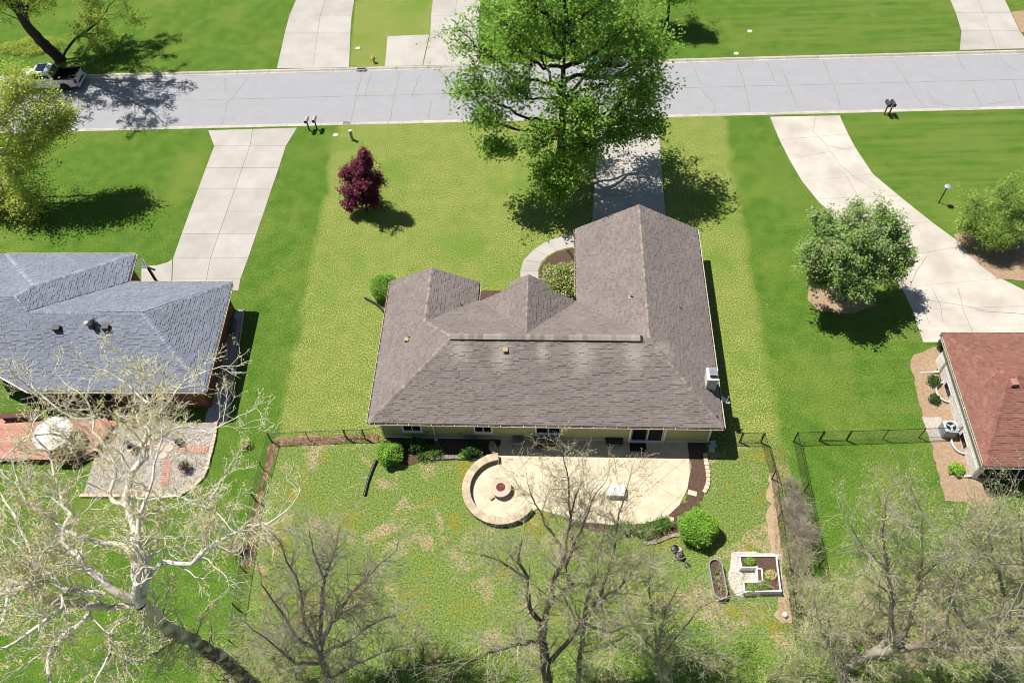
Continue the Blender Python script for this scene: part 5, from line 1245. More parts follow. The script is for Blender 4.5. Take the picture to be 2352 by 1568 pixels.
def lobe_tree(name, label, cat, base, fork, lobes, bark, leafm, nleaf, lsize, tr=.3, seed=1, per=14, twr=.03, shell=.55, fillz=1.0, group=None, clump=.35, trunk_top=None):
    """crown made of lobes (centre, radius): limb to each lobe, branchlets to points inside it, leaves clustered round them"""
    rg = np.random.default_rng(seed); root = thing(name, label, cat, base, group); base = np.array(base, float); fork = np.array(fork, float)
    top = np.array(trunk_top) if trunk_top is not None else fork+np.array([0, 0, (max(l[0][2] for l in lobes)-fork[2])*.7])
    tl = smoothline([base, base*.5+fork*.5+np.array([.05, .05, 0]), fork, top], .5); m = len(tl); main = [(tl, tr*np.linspace(1.15, .22, m))]; tw = []; cen = []; rad = []
    for c, r in lobes:
        c = np.array(c, float); zc = np.clip(c[2]-np.linalg.norm((c-fork)[:2])*.6, fork[2]*.8, top[2]); i = np.argmin(abs(tl[:, 2]-zc)); s = tl[i]
        mid = s*.45+c*.55+np.array([0, 0, -.12*np.linalg.norm(c-s)]); L_ = smoothline([s, mid, c], .6); L_[1:-1] += rg.normal(0, .1, (len(L_)-2, 3)); r0 = min(tr*.45, .03+.03*r*2); main.append((L_, np.linspace(r0, .035, len(L_))))
        for k in range(per):
            v = rg.normal(0, 1, 3); v /= np.linalg.norm(v); q = c+v*r*rg.uniform(shell, 1.0)*np.array([1, 1, fillz])
            j = rg.integers(len(L_)//2, len(L_)); B = smoothline([L_[j], L_[j]*.5+q*.5+rg.normal(0, .15*r, 3), q], .5); tw.append((B, np.linspace(twr, .008, len(B))))
            cen.append(B[len(B)//2:]); rad.append(r)
            for h in range(3):
                jj = rg.integers(len(B)//3, len(B)); e = B[jj]+rg.normal(0, .35*r, 3); tw.append((np.array([B[jj], B[jj]*.5+e*.5+rg.normal(0, .05, 3), e]), np.array([twr*.5, twr*.35, .006]))); cen.append(np.array([B[jj]*.4+e*.6, e]))
    V, F = tubes(main, 10); obj('trunk', V, F, bark, root, True); V, F = tubes(tw); obj('branches', V, F, bark, root, kind='stuff')
    T = np.concatenate(cen); P = T[rg.integers(0, len(T), nleaf)]+rg.normal(0, clump, (nleaf, 3)); V, F = leaves(P, lsize, .8, rg)
    obj('crown', V, F, leafm, root, kind='stuff'); return root
def bush(name, label, c, rx, ry, rz, n, ls, leafm, seed=0, cat='bush', stems=8, lump=.12, up=.5, bark=None, flat=0.0, group=None, narrow=.62):
    rg = np.random.default_rng(seed); c = np.array(c, float); root = thing(name, label, cat, c, group)
    v = rg.normal(0, 1, (n, 3)); v /= np.linalg.norm(v, axis=1)[:, None]; v[:, 2] = np.where(v[:, 2] < -.35, -v[:, 2], v[:, 2])
    ph = rg.uniform(0, 6, 3); k = 1+lump*(np.sin(v[:, 0]*5+ph[0])*np.cos(v[:, 1]*4+ph[1])+.6*np.sin(v[:, 2]*7+v[:, 0]*6+ph[2]))
    rr = (rg.uniform(.25, 1, n)**.4)*k; P = c+np.array([0, 0, rz*.8])+v*rr[:, None]*np.array([rx, ry, rz]); P[:, 2] = np.maximum(P[:, 2], .04)
    V, F = leaves(P, ls, up, rg, narrow); ln = []
    for i in range(stems):
        a = rg.uniform(0, 6.28); e = c+np.array([rx*.7*math.cos(a), ry*.7*math.sin(a), rz*1.2]); ln.append((smoothline([c, c*.5+e*.5+np.array([0, 0, .1]), e], .3), None))
    ln = [(L_, np.linspace(.03, .008, len(L_))) for L_, _ in ln]; Vt, Ft = tubes(ln); obj('stems', Vt, Ft, bark or m_bark, root); obj('crown', V, F, leafm, root, kind='stuff'); return root
m_bark = M('grey_brown_bark', (.17, .135, .105), (.10, .08, .062), 3, .95, fine=.3, fscale=12, bump=.5, bscale=10)
m_dbark = M('dark_bark', (.055, .045, .038), (.035, .03, .026), 3, .95, fine=.3, fscale=12, bump=.5)
m_twig = M('pale_twig_bark', (.50, .44, .36), (.30, .26, .205), 1.1, .95, fine=.25, fscale=10)
m_tbark = M('grey_tree_bark', (.40, .355, .295), (.20, .17, .135), .7, .95, fine=.25, fscale=9, bump=.3)
# sycamore bark: white with brown-grey scales low on the trunk
m_syc, n, b = nodes('sycamore_bark')
c = mixc(n, ramp(n, noise(n, 2.2, 4, .6), .53, .62), (.70, .66, .58), (.40, .35, .28))
g_ = N(n, 'ShaderNodeNewGeometry'); sp = N(n, 'ShaderNodeSeparateXYZ'); L(n, g_.outputs['Position'], sp.inputs[0])
low_ = math_(n, 'MULTIPLY', ramp(n, sp.outputs[2], 18.5, 12), ramp(n, noise(n, 1.7, 4, .7), .42, .50))
c = mixc(n, low_, c, (.13, .095, .07)); L(n, c, b.inputs['Base Color']); b.inputs['Roughness'].default_value = .85
lm_maple = leafmat('maple_leaf', (.27, .42, .055), (.17, .33, .035), (.12, .25, .028), .45)
lm_yel = leafmat('young_yellow_leaf', (.50, .52, .09), (.36, .44, .06), (.26, .34, .05), .45)
lm_bud = leafmat('bud', (.58, .52, .20), (.42, .32, .14), (.48, .48, .14), .3)
lm_bud2 = leafmat('young_leaf', (.46, .51, .15), (.36, .44, .12), (.27, .34, .10), .4)
lm_crab = leafmat('crab_leaf', (.22, .34, .09), (.16, .28, .065), (.27, .30, .13), .35)
lm_purple = leafmat('purple_leaf', (.24, .035, .075), (.15, .02, .05), (.10, .014, .035), .3)
lm_box = leafmat('boxwood_leaf', (.27, .44, .06), (.18, .33, .04), (.13, .26, .03), .35)
lm_dark = leafmat('dark_leaf', (.05, .11, .02), (.03, .08, .015), (.025, .06, .012), .25)
lm_mag = leafmat('magnolia_leaf', (.30, .38, .08), (.2, .28, .05), (.22, .22, .07), .35)
lm_wil = leafmat('weeping_leaf', (.30, .40, .08), (.21, .32, .055), (.15, .24, .04), .4)
lm_lime = leafmat('lime_leaf', (.25, .42, .05), (.17, .33, .035), (.12, .25, .03), .35)
lm_under = leafmat('undergrowth_leaf', (.24, .38, .06), (.15, .28, .04), (.32, .38, .11), .35)
lm_fl = leafmat('blossom', (.75, .68, .62), (.7, .55, .5), (.7, .62, .55), .3)
lm_red = leafmat('red_twig', (.09, .03, .025), (.13, .05, .03), (.06, .03, .02), .2)

# big maple between lawn and driveway
MBs = G(1285, 405); my = MBs[1]
lob = [(1085, 95, 0, 2.3), (1065, 185, -.5, 1.9), (1150, 45, 1, 2.7), (1250, 20, 2, 2.7), (1350, 15, 1, 2.7), (1450, 45, 1, 2.7), (1515, 95, 0, 2.0), (1500, 185, -1, 2.0), (1420, 125, -1, 2.5), (1320, 90, -1, 2.3), (1190, 115, -1, 2.2), (1110, 262, -2.5, 1.3), (1165, 200, -2, 1.4), (1280, 235, -4, 2.0), (1375, 225, -3.5, 2.3), (1455, 255, -2, 1.9), (1505, 290, -2, 1.0), (1130, 335, -3, .8), (1235, 315, -4, 1.7), (1300, 375, -4.6, 1.7), (1285, 445, -4.8, 1.2), (1345, 330, -4, 1.7), (1420, 305, -3, 1.2), (1220, 70, 4, 2.2), (1400, 70, 4, 2.3), (1300, -60, 0, 2.8), (1200, -40, 0, 2.4), (1410, -40, 0, 2.4), (1255, 400, -3.4, 1.3), (1470, 200, 2, 2.0), (1340, 270, -4.5, 1.4)]
lobe_tree('maple_tree', 'big leafy green tree in front of the house beside the driveway', 'tree', MBs, MBs+np.array([.1, -.2, 5.0]), [(GY(x, y, my+dy), r) for x, y, dy, r in lob], m_dbark, lm_maple, 42000, .235, tr=.42, seed=3, per=16, twr=.035, clump=.30)
# tree across the street behind it, mostly hidden
tb_ = G(1530, 60); lobe_tree('maple_tree', 'smaller green tree across the street, its shadow on the mown lawn', 'tree', tb_, tb_+np.array([0, 0, 2.4]), [(tb_+np.array(v), r) for v, r in (((0, 0, 5.0), 2.0), ((-1.3, .3, 4.2), 1.6), ((1.1, -.3, 4.0), 1.5), ((0, 0, 6.8), 1.4))], m_dbark, lm_maple, 12000, .2, tr=.16, seed=4, per=14, clump=.25)
# purple Japanese maple
pb_ = G(842, 482)
lobe_tree('purple_maple', 'dark purple leaved small tree on the front lawn', 'tree', pb_, pb_+np.array([0, 0, 1.0]), [(GY(x, y, pb_[1]+dy), r) for x, y, dy, r in ((828, 452, -.2, .85), (800, 440, .2, .75), (852, 428, .2, .85), (870, 412, 0, .5), (815, 415, 0, .95), (795, 395, 0, .5), (840, 398, 0, .9), (825, 378, 0, .7), (845, 370, 0, .5), (834, 352, 0, .35), (800, 470, -.4, .55), (826, 425, -.8, .8), (850, 440, .8, .8), (860, 455, 0, .6))], m_dbark, lm_purple, 15000, .16, tr=.09, seed=5, per=14, twr=.02, clump=.13)
# crab apple with mulch ring by the right driveway
cb2 = G(1945, 690)
lobe_tree('crab_tree', 'broad spreading grey-green tree beside the right driveway', 'tree', cb2, cb2+np.array([0, 0, 1.4]), [(GY(x, y, cb2[1]+dy), r) for x, y, dy, r in ((1870, 600, -.5, 1.1), (1880, 640, -1, .9), (1905, 540, 1, 1.2), (1890, 505, 2, .9), (1960, 490, 2, 1.2), (2030, 500, 2, 1.1), (2060, 540, 1.5, 1.0), (2075, 590, .5, 1.0), (2055, 615, -.2, .9), (1990, 560, 0, 1.5), (1940, 600, -1.0, 1.4), (2000, 620, -1, 1.2), (1945, 660, -2, .8), (1980, 662, -2.2, .7), (1925, 570, -.5, 1.2), (2020, 570, .6, 1.2), (1960, 530, 1, 1.3), (1860, 570, .2, .8))], m_bark, lm_crab, 34000, .175, tr=.18, seed=6, per=20, twr=.02, shell=.5, clump=.16)
# weeping tree on the right edge
wb = G(2300, 560)
rg = np.random.default_rng(8); lbs = [(G(2300, 480, 3.0)+np.array([dx, dy, dz]), r) for dx, dy, dz, r in ((0, 0, .6, 1.4), (-1.8, .3, .2, 1.2), (-1.2, -1.4, -.7, 1.1), (.6, -1.6, -.6, 1.1), (1.8, 0, .1, 1.3), (.4, 1.2, .9, 1.2), (-2.3, -.6, -.9, .8), (2.6, -.8, -.6, 1.1), (-.4, -2.0, -1.3, .8), (3.4, .6, .2, 1.3))]
lobe_tree('weeping_tree', 'drooping light green tree at the right edge of the picture', 'tree', wb, wb+np.array([0, 0, 1.6]), lbs, m_bark, lm_wil, 22000, .13, tr=.15, seed=9, per=22, twr=.02, clump=.15)
# tree at the left edge, yellow-green, shading the left lawn
lb = G(-40, 452)
lobe_tree('yellow_green_tree', 'airy yellow-green tree at the left edge above the grey roof', 'tree', lb, lb+np.array([0, 0, 3.5]), [(GY(x, y, lb[1]+dy), r) for x, y, dy, r in ((40, 230, 0, 2.0), (110, 235, 0, 1.5), (30, 310, -1, 2.0), (100, 310, -1, 1.5), (-40, 250, 0, 2.4), (-60, 350, 0, 2.4), (50, 390, -2, 1.8), (10, 460, -2, 1.8), (70, 470, -3, 1.4), (-60, 450, -1, 2.2), (150, 270, 1, .9), (20, 540, -3, 1.2), (-120, 330, 0, 2.5), (-100, 480, 0, 2.5), (60, 180, 1, 1.3))], m_tbark, lm_yel, 30000, .19, tr=.25, seed=11, per=18, twr=.03, clump=.30)
# dark-trunked tree across the street at upper left
ub = G(140, 138)
limb_tree('street_tree', 'dark trunked tree leaning over the street behind the pickup truck', 'tree', ub, [([ub, GY(110, 110, ub[1]), GY(75, 75, ub[1]-.3), GY(45, 30, ub[1]-.5), GY(15, -30, ub[1]-.6), GY(-20, -110, ub[1]-.5)], .55, .22), ([ub, GY(165, 98, ub[1]+.6), GY(215, 60, ub[1]+1.2), GY(245, 25, ub[1]+1.8)], .14, .05), ([GY(75, 75, ub[1]-.3), GY(60, 20, ub[1]+1), GY(80, -60, ub[1]+2)], .2, .08), ([GY(45, 30, ub[1]-.5), GY(-20, -20, ub[1]-2), GY(-60, -60, ub[1]-3)], .2, .08), ([GY(15, -30, ub[1]-.6), GY(90, -80, ub[1]-1), GY(150, -120, ub[1]-1)], .18, .07), ([GY(15, -30, ub[1]-.6), GY(20, -140, ub[1]+2)], .18, .07), ([GY(45, 30, ub[1]-.5), GY(70, -40, ub[1]-3.5), GY(80, -80, ub[1]-5)], .18, .07), ([GY(45, 30, ub[1]-.5), GY(150, -60, ub[1]+3), GY(200, -90, ub[1]+4)], .15, .07)],
          m_dbark, lm_yel, lev=2, every=.55, ln=2.6, twr=.03, nleaf=36000, lsize=.17, seed=12, start=.4)
# low vines under it
bush('ivy_patch', 'bright leafy ground plants round the foot of the leaning street tree', G(75, 110), 3.4, 1.6, .3, 3500, .13, lm_yel, 13, 'plant')
# round bush, magnolia, bushes at the back
bush('round_bush', 'clipped round bright green bush at the left front corner of the house', G(886, 676), 1.12, 1.1, 1.0, 9000, .10, lm_box, 21, lump=.05)
mgb = G(1292, 674); 
mg_t = bush('magnolia', 'open shrub with pale blossoms in the front mulch bed', mgb, 1.75, 1.65, 1.35, 8000, .14, lm_mag, 22, 'shrub', 14, .18)
rg = np.random.default_rng(23); v = rg.normal(0, 1, (420, 3)); v /= np.linalg.norm(v, axis=1)[:, None]; v[:, 2] = abs(v[:, 2]); P = mgb+np.array([0, 0, 1.05])+v*np.array([1.75, 1.65, 1.4])*rg.uniform(.8, 1.08, (420, 1)); V, F = leaves(P, .13, 1.0, rg); obj('blossoms', V, F, lm_fl, mg_t, kind='stuff')
bush('lime_bush', 'bright green bush at the left rear corner of the house', G(900, 1052), .85, .8, .75, 5500, .11, lm_lime, 24)
bush('round_bush', 'large bright green bush at the right foot of the patio', G(1598, 1222), 1.25, 1.15, .95, 9500, .11, lm_lime, 25, lump=.09)
bush('dark_shrub', 'dark shrub in the shade beside the boulder', G(1085, 1038), .8, .55, .45, 2200, .13, lm_dark, 26)
bush('dark_shrub', 'dark shrub between the lime bush and the white pipe', G(960, 1030), .7, .5, .55, 1800, .13, lm_dark, 27)
bush('yew_shrub', 'dark clipped evergreen at the front corner of the white house', G(2160, 800), .4, .4, .5, 1800, .08, lm_dark, 28)
for i, (x, y, s, lab) in enumerate(((2140, 880, .45, 'upper small shrub in the bark bed beside the white wall'), (2143, 920, .38, 'lower small shrub in the bark bed above the air conditioner'))): bush('small_shrub', lab, G(x, y), s, s, s*.8, 700, .09, lm_dark, 30+i, 'shrub')
bush('lime_shrub', 'lime green low shrub in the bark bed below the window well', G(2192, 1082), .5, .45, .3, 900, .12, lm_lime, 33, 'shrub')
bush('red_shrub', 'bare dark red shrub on the gravel patio', G(428, 1078), .5, .45, .45, 500, .06, lm_red, 34, 'shrub', 60, bark=M('red_stem', (.10, .04, .035)))
bush('dry_tuft', 'dry tuft of twigs on the left lawn near the fence', G(565, 1025), .5, .45, .35, 250, .06, lm_bud, 35, 'shrub', 50, bark=m_twig)
bush('small_plant', 'low green plant with pale leaves at the edge of the rear bed', G(1066, 1048), .35, .25, .2, 250, .11, lm_lime, 36, 'plant')
bush('brush', 'pale dry brush against the left fence under the sycamore', G(548, 1262), .9, .8, .8, 900, .05, lm_bud, 37, 'brush', 110, bark=m_twig)
# daylilies: arching blades
def lily(label, c, n, h, seed, mat=None):
    rg = np.random.default_rng(seed); c = np.array(c); V = []; F = []
    for i in range(n):
        a = rg.uniform(0, 6.28); b = c+np.array([rg.normal(0, .18), rg.normal(0, .15), 0]); d = np.array([math.cos(a), math.sin(a), 0]); s = np.array([-d[1], d[0], 0])*.018; hh = h*rg.uniform(.6, 1.1); k = len(V); out = hh*rg.uniform(.5, 1.1)
        for q, (o, z) in enumerate(((0, 0), (.35, .75), (.75, .95), (1.0, .65))): V += [b+d*o*out+np.array([0, 0, z*hh])-s*(1-q*.28), b+d*o*out+np.array([0, 0, z*hh])+s*(1-q*.28)]
        F += [(k+2*j, k+2*j+1, k+2*j+3, k+2*j+2) for j in range(3)]
    return tag(obj('daylily', V, F, mat or lm_dk2, None), label, 'plant')
lm_dk2 = leafmat('strap_leaf', (.10, .19, .03), (.06, .13, .02), (.14, .21, .05), .3)
for i, (x, y, h, lab) in enumerate(((1500, 1218, .7, 'clump of arching daylily leaves left of the round bush'), (1525, 1205, .6, 'small clump of daylily leaves nearest the round bush'), (1435, 1215, .6, 'clump of daylily leaves left below the patio'), (1405, 1225, .6, 'leftmost clump of daylily leaves below the patio'), (1475, 1225, .65, 'middle clump of daylily leaves below the patio'), (1000, 1040, .6, 'clump of strap leaves in the shaded rear bed'), (975, 1048, .5, 'smaller clump of strap leaves near the lime bush'), (1585, 1245, .5, 'tuft of grassy leaves under the large bright bush'))): lily(lab, G(x, y), 170, h, 40+i)
for i, (x, y) in enumerate(((1722, 1290), (1770, 1320), (1755, 1345), (1725, 1350), (1645, 1315), (1652, 1345))): bush('planter_greens', ['leafy greens in the upper left of the white planter', 'dry stems in the right arm of the white planter', 'greens in the lower right of the white planter', 'greens in the lower left of the white planter', 'small seedling in the upper half of the oval tank', 'small seedling in the lower half of the oval tank'][i], G(x, y, .4), (.35, .4, .35, .3, .12, .12)[i], .3 if i < 4 else .12, .12, (260, 300, 260, 220, 40, 40)[i], .08, lm_lime if i != 1 else lm_bud, 60+i, 'plant', 6)

# bare hedge between the two right fences
def twigbush(label, c, rad, h, n, seed, mat, leafm=None, nl=0, name='bare_shrub'):
    rg = np.random.default_rng(seed); c = np.array(c, float); root = thing(name, label, 'shrub', c); ln = []; tip = []
    for i in range(n):
        a = rg.uniform(0, 6.28); o = rg.uniform(0, 1)**.5; e = c+np.array([rad*o*math.cos(a), rad*o*math.sin(a), h*rg.uniform(.6, 1.05)*(1-.3*o)]); s = c+np.array([rg.normal(0, .12), rg.normal(0, .12), 0])
        L_ = smoothline([s, s*.5+e*.5+np.array([0, 0, h*.12])+rg.normal(0, .08, 3), e], .3); ln.append((L_, np.linspace(.016, .006, len(L_)))); tip.append(L_[len(L_)//2:])
        for k in range(3):
            j = rg.integers(len(L_)//3, len(L_)); q = L_[j]+rg.normal(0, .28, 3)+np.array([0, 0, .2]); ln.append((np.array([L_[j], L_[j]*.5+q*.5, q]), np.array([.008, .006, .005])))
    V, F = tubes(ln, 3); obj('stems', V, F, mat, root)
    if nl:
        T = np.concatenate(tip); P = T[rg.integers(0, len(T), nl)]+rg.normal(0, .12, (nl, 3)); V, F = leaves(P, .07, .3, rg); obj('crown', V, F, leafm, root, kind='stuff')
for i, (x, y, r, h, n_, lab) in enumerate(((1812, 1105, .6, 1.3, 120, 'topmost thin bare shrub between the two right fences'), (1815, 1160, 1.0, 1.9, 320, 'dense brown bare shrub between the two right fences'), (1830, 1215, 1.1, 2.0, 320, 'second dense bare shrub below it between the right fences'), (1822, 1270, 1.0, 1.8, 220, 'bare shrub with fresh leaves beside the right planter'), (1838, 1350, 1.1, 2.0, 220, 'leafing bare shrub lowest between the right fences'))): twigbush(lab, G(x, y+25), r, h, n_, 70+i, m_twig, lm_bud2, 300 if i < 3 else 1500)

# ---- sycamore
def gl(*p): return [G(*q) for q in p]
sB = G(573, 1568, 6); sB[2] = 0
sF = G(322, 1386, 18.6)
SY = [([sB, G(573, 1568, 6.0), G(500, 1505, 10.3), G(420, 1462, 14.0), G(362, 1420, 16.8), sF], .56, .33),
      (gl((322, 1386, 18.6), (322, 1342, 19), (312, 1277, 19.5), (307, 1225, 19.8), (299, 1181, 20), (289, 1148, 20.2), (299, 1112, 20.4), (307, 1078, 20.6), (338, 1049, 20.7), (325, 1021, 20.8), (346, 1000, 20.9), (336, 982, 21), (318, 966, 21), (319, 950, 21.1), (338, 924, 21.2), (331, 878, 21.5)), .27, .05),
      (gl((328, 1370, 18.9), (336, 1306, 19.6), (338, 1269, 20), (322, 1248, 20.3), (318, 1200, 20.8), (330, 1160, 21.2), (350, 1100, 21.6), (362, 1040, 22)), .2, .05),
      (gl((322, 1388, 18.5), (271, 1358, 19.2), (221, 1321, 19.8), (193, 1301, 20), (182, 1272, 20.2), (159, 1264, 20.3), (146, 1233, 20.5), (151, 1204, 20.7), (167, 1183, 20.8), (146, 1160, 21), (132, 1110, 21.3), (120, 1060, 21.6), (95, 1020, 22)), .24, .05),
      (gl((322, 1390, 18.5), (240, 1392, 18.9), (169, 1389, 19.2), (115, 1384, 19.5), (80, 1365, 19.7), (30, 1335, 20), (-30, 1310, 20.3)), .2, .08),
      (gl((240, 1364, 19.5), (190, 1355, 19.9), (143, 1347, 20.2), (115, 1316, 20.4), (86, 1293, 20.6), (50, 1260, 20.9), (10, 1230, 21.2)), .12, .04),
      (gl((313, 1300, 19.4), (286, 1256, 19.9), (234, 1246, 20.2), (177, 1230, 20.5), (156, 1220, 20.6), (104, 1189, 20.9), (60, 1150, 21.2), (40, 1100, 21.5)), .17, .04),
      (gl((330, 1330, 19.2), (365, 1298, 19.6), (378, 1288, 19.7), (437, 1290, 19.8), (476, 1256, 20), (521, 1230, 20.2), (573, 1207, 20.4), (615, 1202, 20.5), (660, 1170, 20.7)), .16, .035),
      (gl((521, 1230, 20.2), (495, 1194, 20.5), (482, 1160, 20.8), (500, 1120, 21)), .07, .03),
      (gl((235, 1395, 18.9), (208, 1395, 19), (193, 1423, 19), (156, 1449, 19.2), (128, 1485, 19.3), (112, 1496, 19.4), (113, 1568, 19), (112, 1640, 19)), .15, .09),
      (gl((180, 1350, 20), (146, 1368, 20.2), (138, 1397, 20.3), (109, 1418, 20.4), (60, 1454, 20.6), (13, 1488, 20.8), (-40, 1500, 21)), .13, .06),
      (gl((110, 1316, 20.4), (73, 1329, 20.6), (47, 1353, 20.7), (0, 1363, 20.8), (-50, 1370, 21)), .12, .08),
      (gl((299, 1170, 20), (260, 1148, 20.2), (253, 1130, 20.3), (266, 1078, 20.5), (260, 1060, 20.6), (242, 1026, 20.8), (229, 1008, 20.9), (213, 987, 21), (216, 963, 21.1), (211, 940, 21.2), (180, 900, 21.5)), .12, .04),
      (gl((260, 1062, 20.6), (227, 1036, 20.9), (193, 1026, 21), (156, 1008, 21.2), (115, 997, 21.4), (60, 1005, 21.8), (20, 1040, 22)), .09, .04),
      (gl((312, 1142, 20), (365, 1143, 20.2), (406, 1135, 20.4), (443, 1156, 20.5), (482, 1164, 20.7), (520, 1200, 20.9)), .08, .03),
      (gl((100, 1340, 20.3), (60, 1240, 20.6), (30, 1180, 20.9), (0, 1130, 21.2)), .1, .04), (gl((211, 960, 21.1), (170, 960, 21.4), (110, 920, 21.7), (60, 880, 22)), .06, .03),
      (gl((336, 982, 21), (390, 920, 21.3), (430, 870, 21.6), (480, 850, 21.8)), .07, .03), (gl((338, 924, 21.2), (290, 880, 21.5), (240, 850, 21.8)), .06, .03), (gl((350, 1010, 20.9), (420, 980, 21.2), (480, 990, 21.4), (520, 970, 21.6)), .06, .025),
      (gl((300, 1410, 18.2), (260, 1450, 18.6), (250, 1500, 18.9), (220, 1560, 19.2)), .1, .05), (gl((420, 1462, 14), (360, 1500, 15.5), (300, 1520, 16.5), (240, 1540, 17.5)), .1, .04), (gl((20, 1335, 20), (10, 1420, 20.2), (-20, 1470, 20.4)), .09, .05)]
limb_tree('sycamore_tree', 'large white-barked sycamore with bare twisting limbs at lower left', 'tree', sB, SY, m_syc, lm_bud, lev=2, every=.24, ln=1.45, twr=.020, nleaf=30000, lsize=.065, seed=51, minr=.0075, kids=(3, 4, 3), start=.12, jit=.24, rscale=.66)
# ---- grey bare trees along the bottom
def fan(base, pts): return [gl(*p) for p in pts]
b2 = G(760, 1575, 0)
T2 = [([b2, G(745, 1530, 2.5), G(735, 1490, 4)], .24, .17), (gl((735, 1490, 4), (765, 1420, 6), (800, 1370, 7.5), (855, 1310, 9.5), (900, 1270, 11)), .13, .03), (gl((735, 1490, 4), (738, 1400, 6), (745, 1330, 8), (770, 1260, 10), (780, 1210, 11.5)), .13, .03), (gl((740, 1510, 3.2), (700, 1430, 6), (690, 1350, 8), (660, 1290, 10), (640, 1240, 11.5)), .12, .03), (gl((735, 1490, 4), (690, 1470, 5.5), (640, 1400, 8), (600, 1340, 10)), .11, .03), (gl((740, 1500, 3.6), (800, 1470, 6), (860, 1430, 7.5), (920, 1410, 9)), .1, .025), (gl((765, 1420, 6), (820, 1390, 8), (880, 1370, 9.5)), .07, .02), (gl((740, 1520, 2.8), (680, 1520, 5), (630, 1480, 7), (590, 1450, 8.5)), .1, .03), (gl((750, 1560, 1), (830, 1520, 4), (900, 1490, 6), (950, 1480, 7)), .08, .025), (gl((745, 1330, 8), (720, 1270, 10), (710, 1215, 12)), .06, .02)]
limb_tree('bare_tree', 'grey many-stemmed bare tree at bottom left of centre', 'tree', b2, T2, m_tbark, lm_bud2, lev=2, every=.2, ln=1.6, twr=.016, nleaf=3000, lsize=.05, seed=52, minr=.0065, kids=(4, 4, 3), start=.2)
b3 = G(1268, 1600, 0)
T3 = [([b3, G(1258, 1568, 2), G(1250, 1500, 4.5), G(1248, 1440, 6.5)], .28, .2), (gl((1248, 1440, 6.5), (1265, 1370, 8.5), (1275, 1330, 9.5), (1300, 1270, 11), (1310, 1180, 13), (1330, 1120, 14)), .16, .025), (gl((1248, 1440, 6.5), (1215, 1390, 8.5), (1215, 1330, 10), (1190, 1290, 11), (1200, 1240, 12)), .14, .03), (gl((1262, 1390, 8), (1290, 1360, 9), (1310, 1340, 9.6), (1300, 1300, 10.5), (1340, 1200, 13), (1370, 1130, 14.5)), .12, .025), (gl((1250, 1470, 5.5), (1190, 1480, 7), (1120, 1500, 8), (1060, 1530, 9)), .1, .03), (gl((1300, 1270, 11), (1240, 1180, 12.5), (1215, 1120, 13.5)), .07, .02), (gl((1310, 1180, 13), (1305, 1100, 14.5), (1292, 1040, 16)), .05, .02), (gl((1215, 1330, 10), (1150, 1290, 11), (1090, 1270, 12)), .07, .02), (gl((1255, 1530, 3.4), (1330, 1440, 7), (1370, 1380, 9), (1400, 1300, 11), (1420, 1200, 13), (1440, 1120, 14.5)), .13, .025), (gl((1370, 1380, 9), (1430, 1340, 10.5), (1470, 1290, 12)), .08, .02), (gl((1340, 1430, 7.4), (1400, 1450, 8.5), (1460, 1430, 10)), .07, .02)]
limb_tree('bare_tree', 'dark forked bare tree below the patio at bottom centre', 'tree', b3, T3, m_bark, lm_bud2, lev=2, every=.24, ln=1.6, twr=.016, nleaf=9000, lsize=.06, seed=53, minr=.0065, kids=(4, 4, 3), start=.2)
b4 = G(1330, 1590, 0); b5 = G(1520, 1585, 0)
limb_tree('bare_tree', 'slender bare tree right of the dark forked tree', 'tree', b4, [([b4, G(1330, 1540, 3), G(1340, 1450, 6), G(1350, 1370, 8)], .15, .1), (gl((1350, 1370, 8), (1375, 1290, 10.5), (1390, 1200, 12.5)), .08, .02), (gl((1345, 1420, 7), (1420, 1350, 9.5), (1450, 1280, 11.5)), .07, .02), (gl((1335, 1500, 4.5), (1400, 1480, 7), (1450, 1450, 9)), .06, .02), (gl((1340, 1450, 6), (1300, 1380, 9), (1280, 1330, 10.5)), .06, .02)], m_tbark, lm_bud2, lev=2, every=.25, ln=1.5, twr=.015, nleaf=7000, lsize=.06, seed=54, minr=.006)
limb_tree('bare_tree', 'thin multi-stemmed bare sapling below the oval tank', 'tree', b5, [([b5, G(1515, 1540, 2), G(1512, 1500, 3.5)], .1, .08), (gl((1512, 1500, 3.5), (1525, 1420, 6), (1560, 1340, 8.5)), .07, .02), (gl((1512, 1500, 3.5), (1500, 1420, 6), (1490, 1330, 8.5), (1500, 1280, 9.5)), .07, .02), (gl((1514, 1520, 2.8), (1570, 1440, 6), (1620, 1390, 8), (1700, 1360, 9.5)), .06, .02), (gl((1512, 1500, 3.5), (1460, 1440, 6.5), (1430, 1380, 8.5)), .05, .02), (gl((1515, 1535, 2.2), (1600, 1500, 5), (1660, 1480, 6.5)), .05, .02)], m_tbark, lm_bud2, lev=2, every=.25, ln=1.4, twr=.014, nleaf=5000, lsize=.06, seed=55, minr=.006)
b6 = G(1960, 1600, 0)
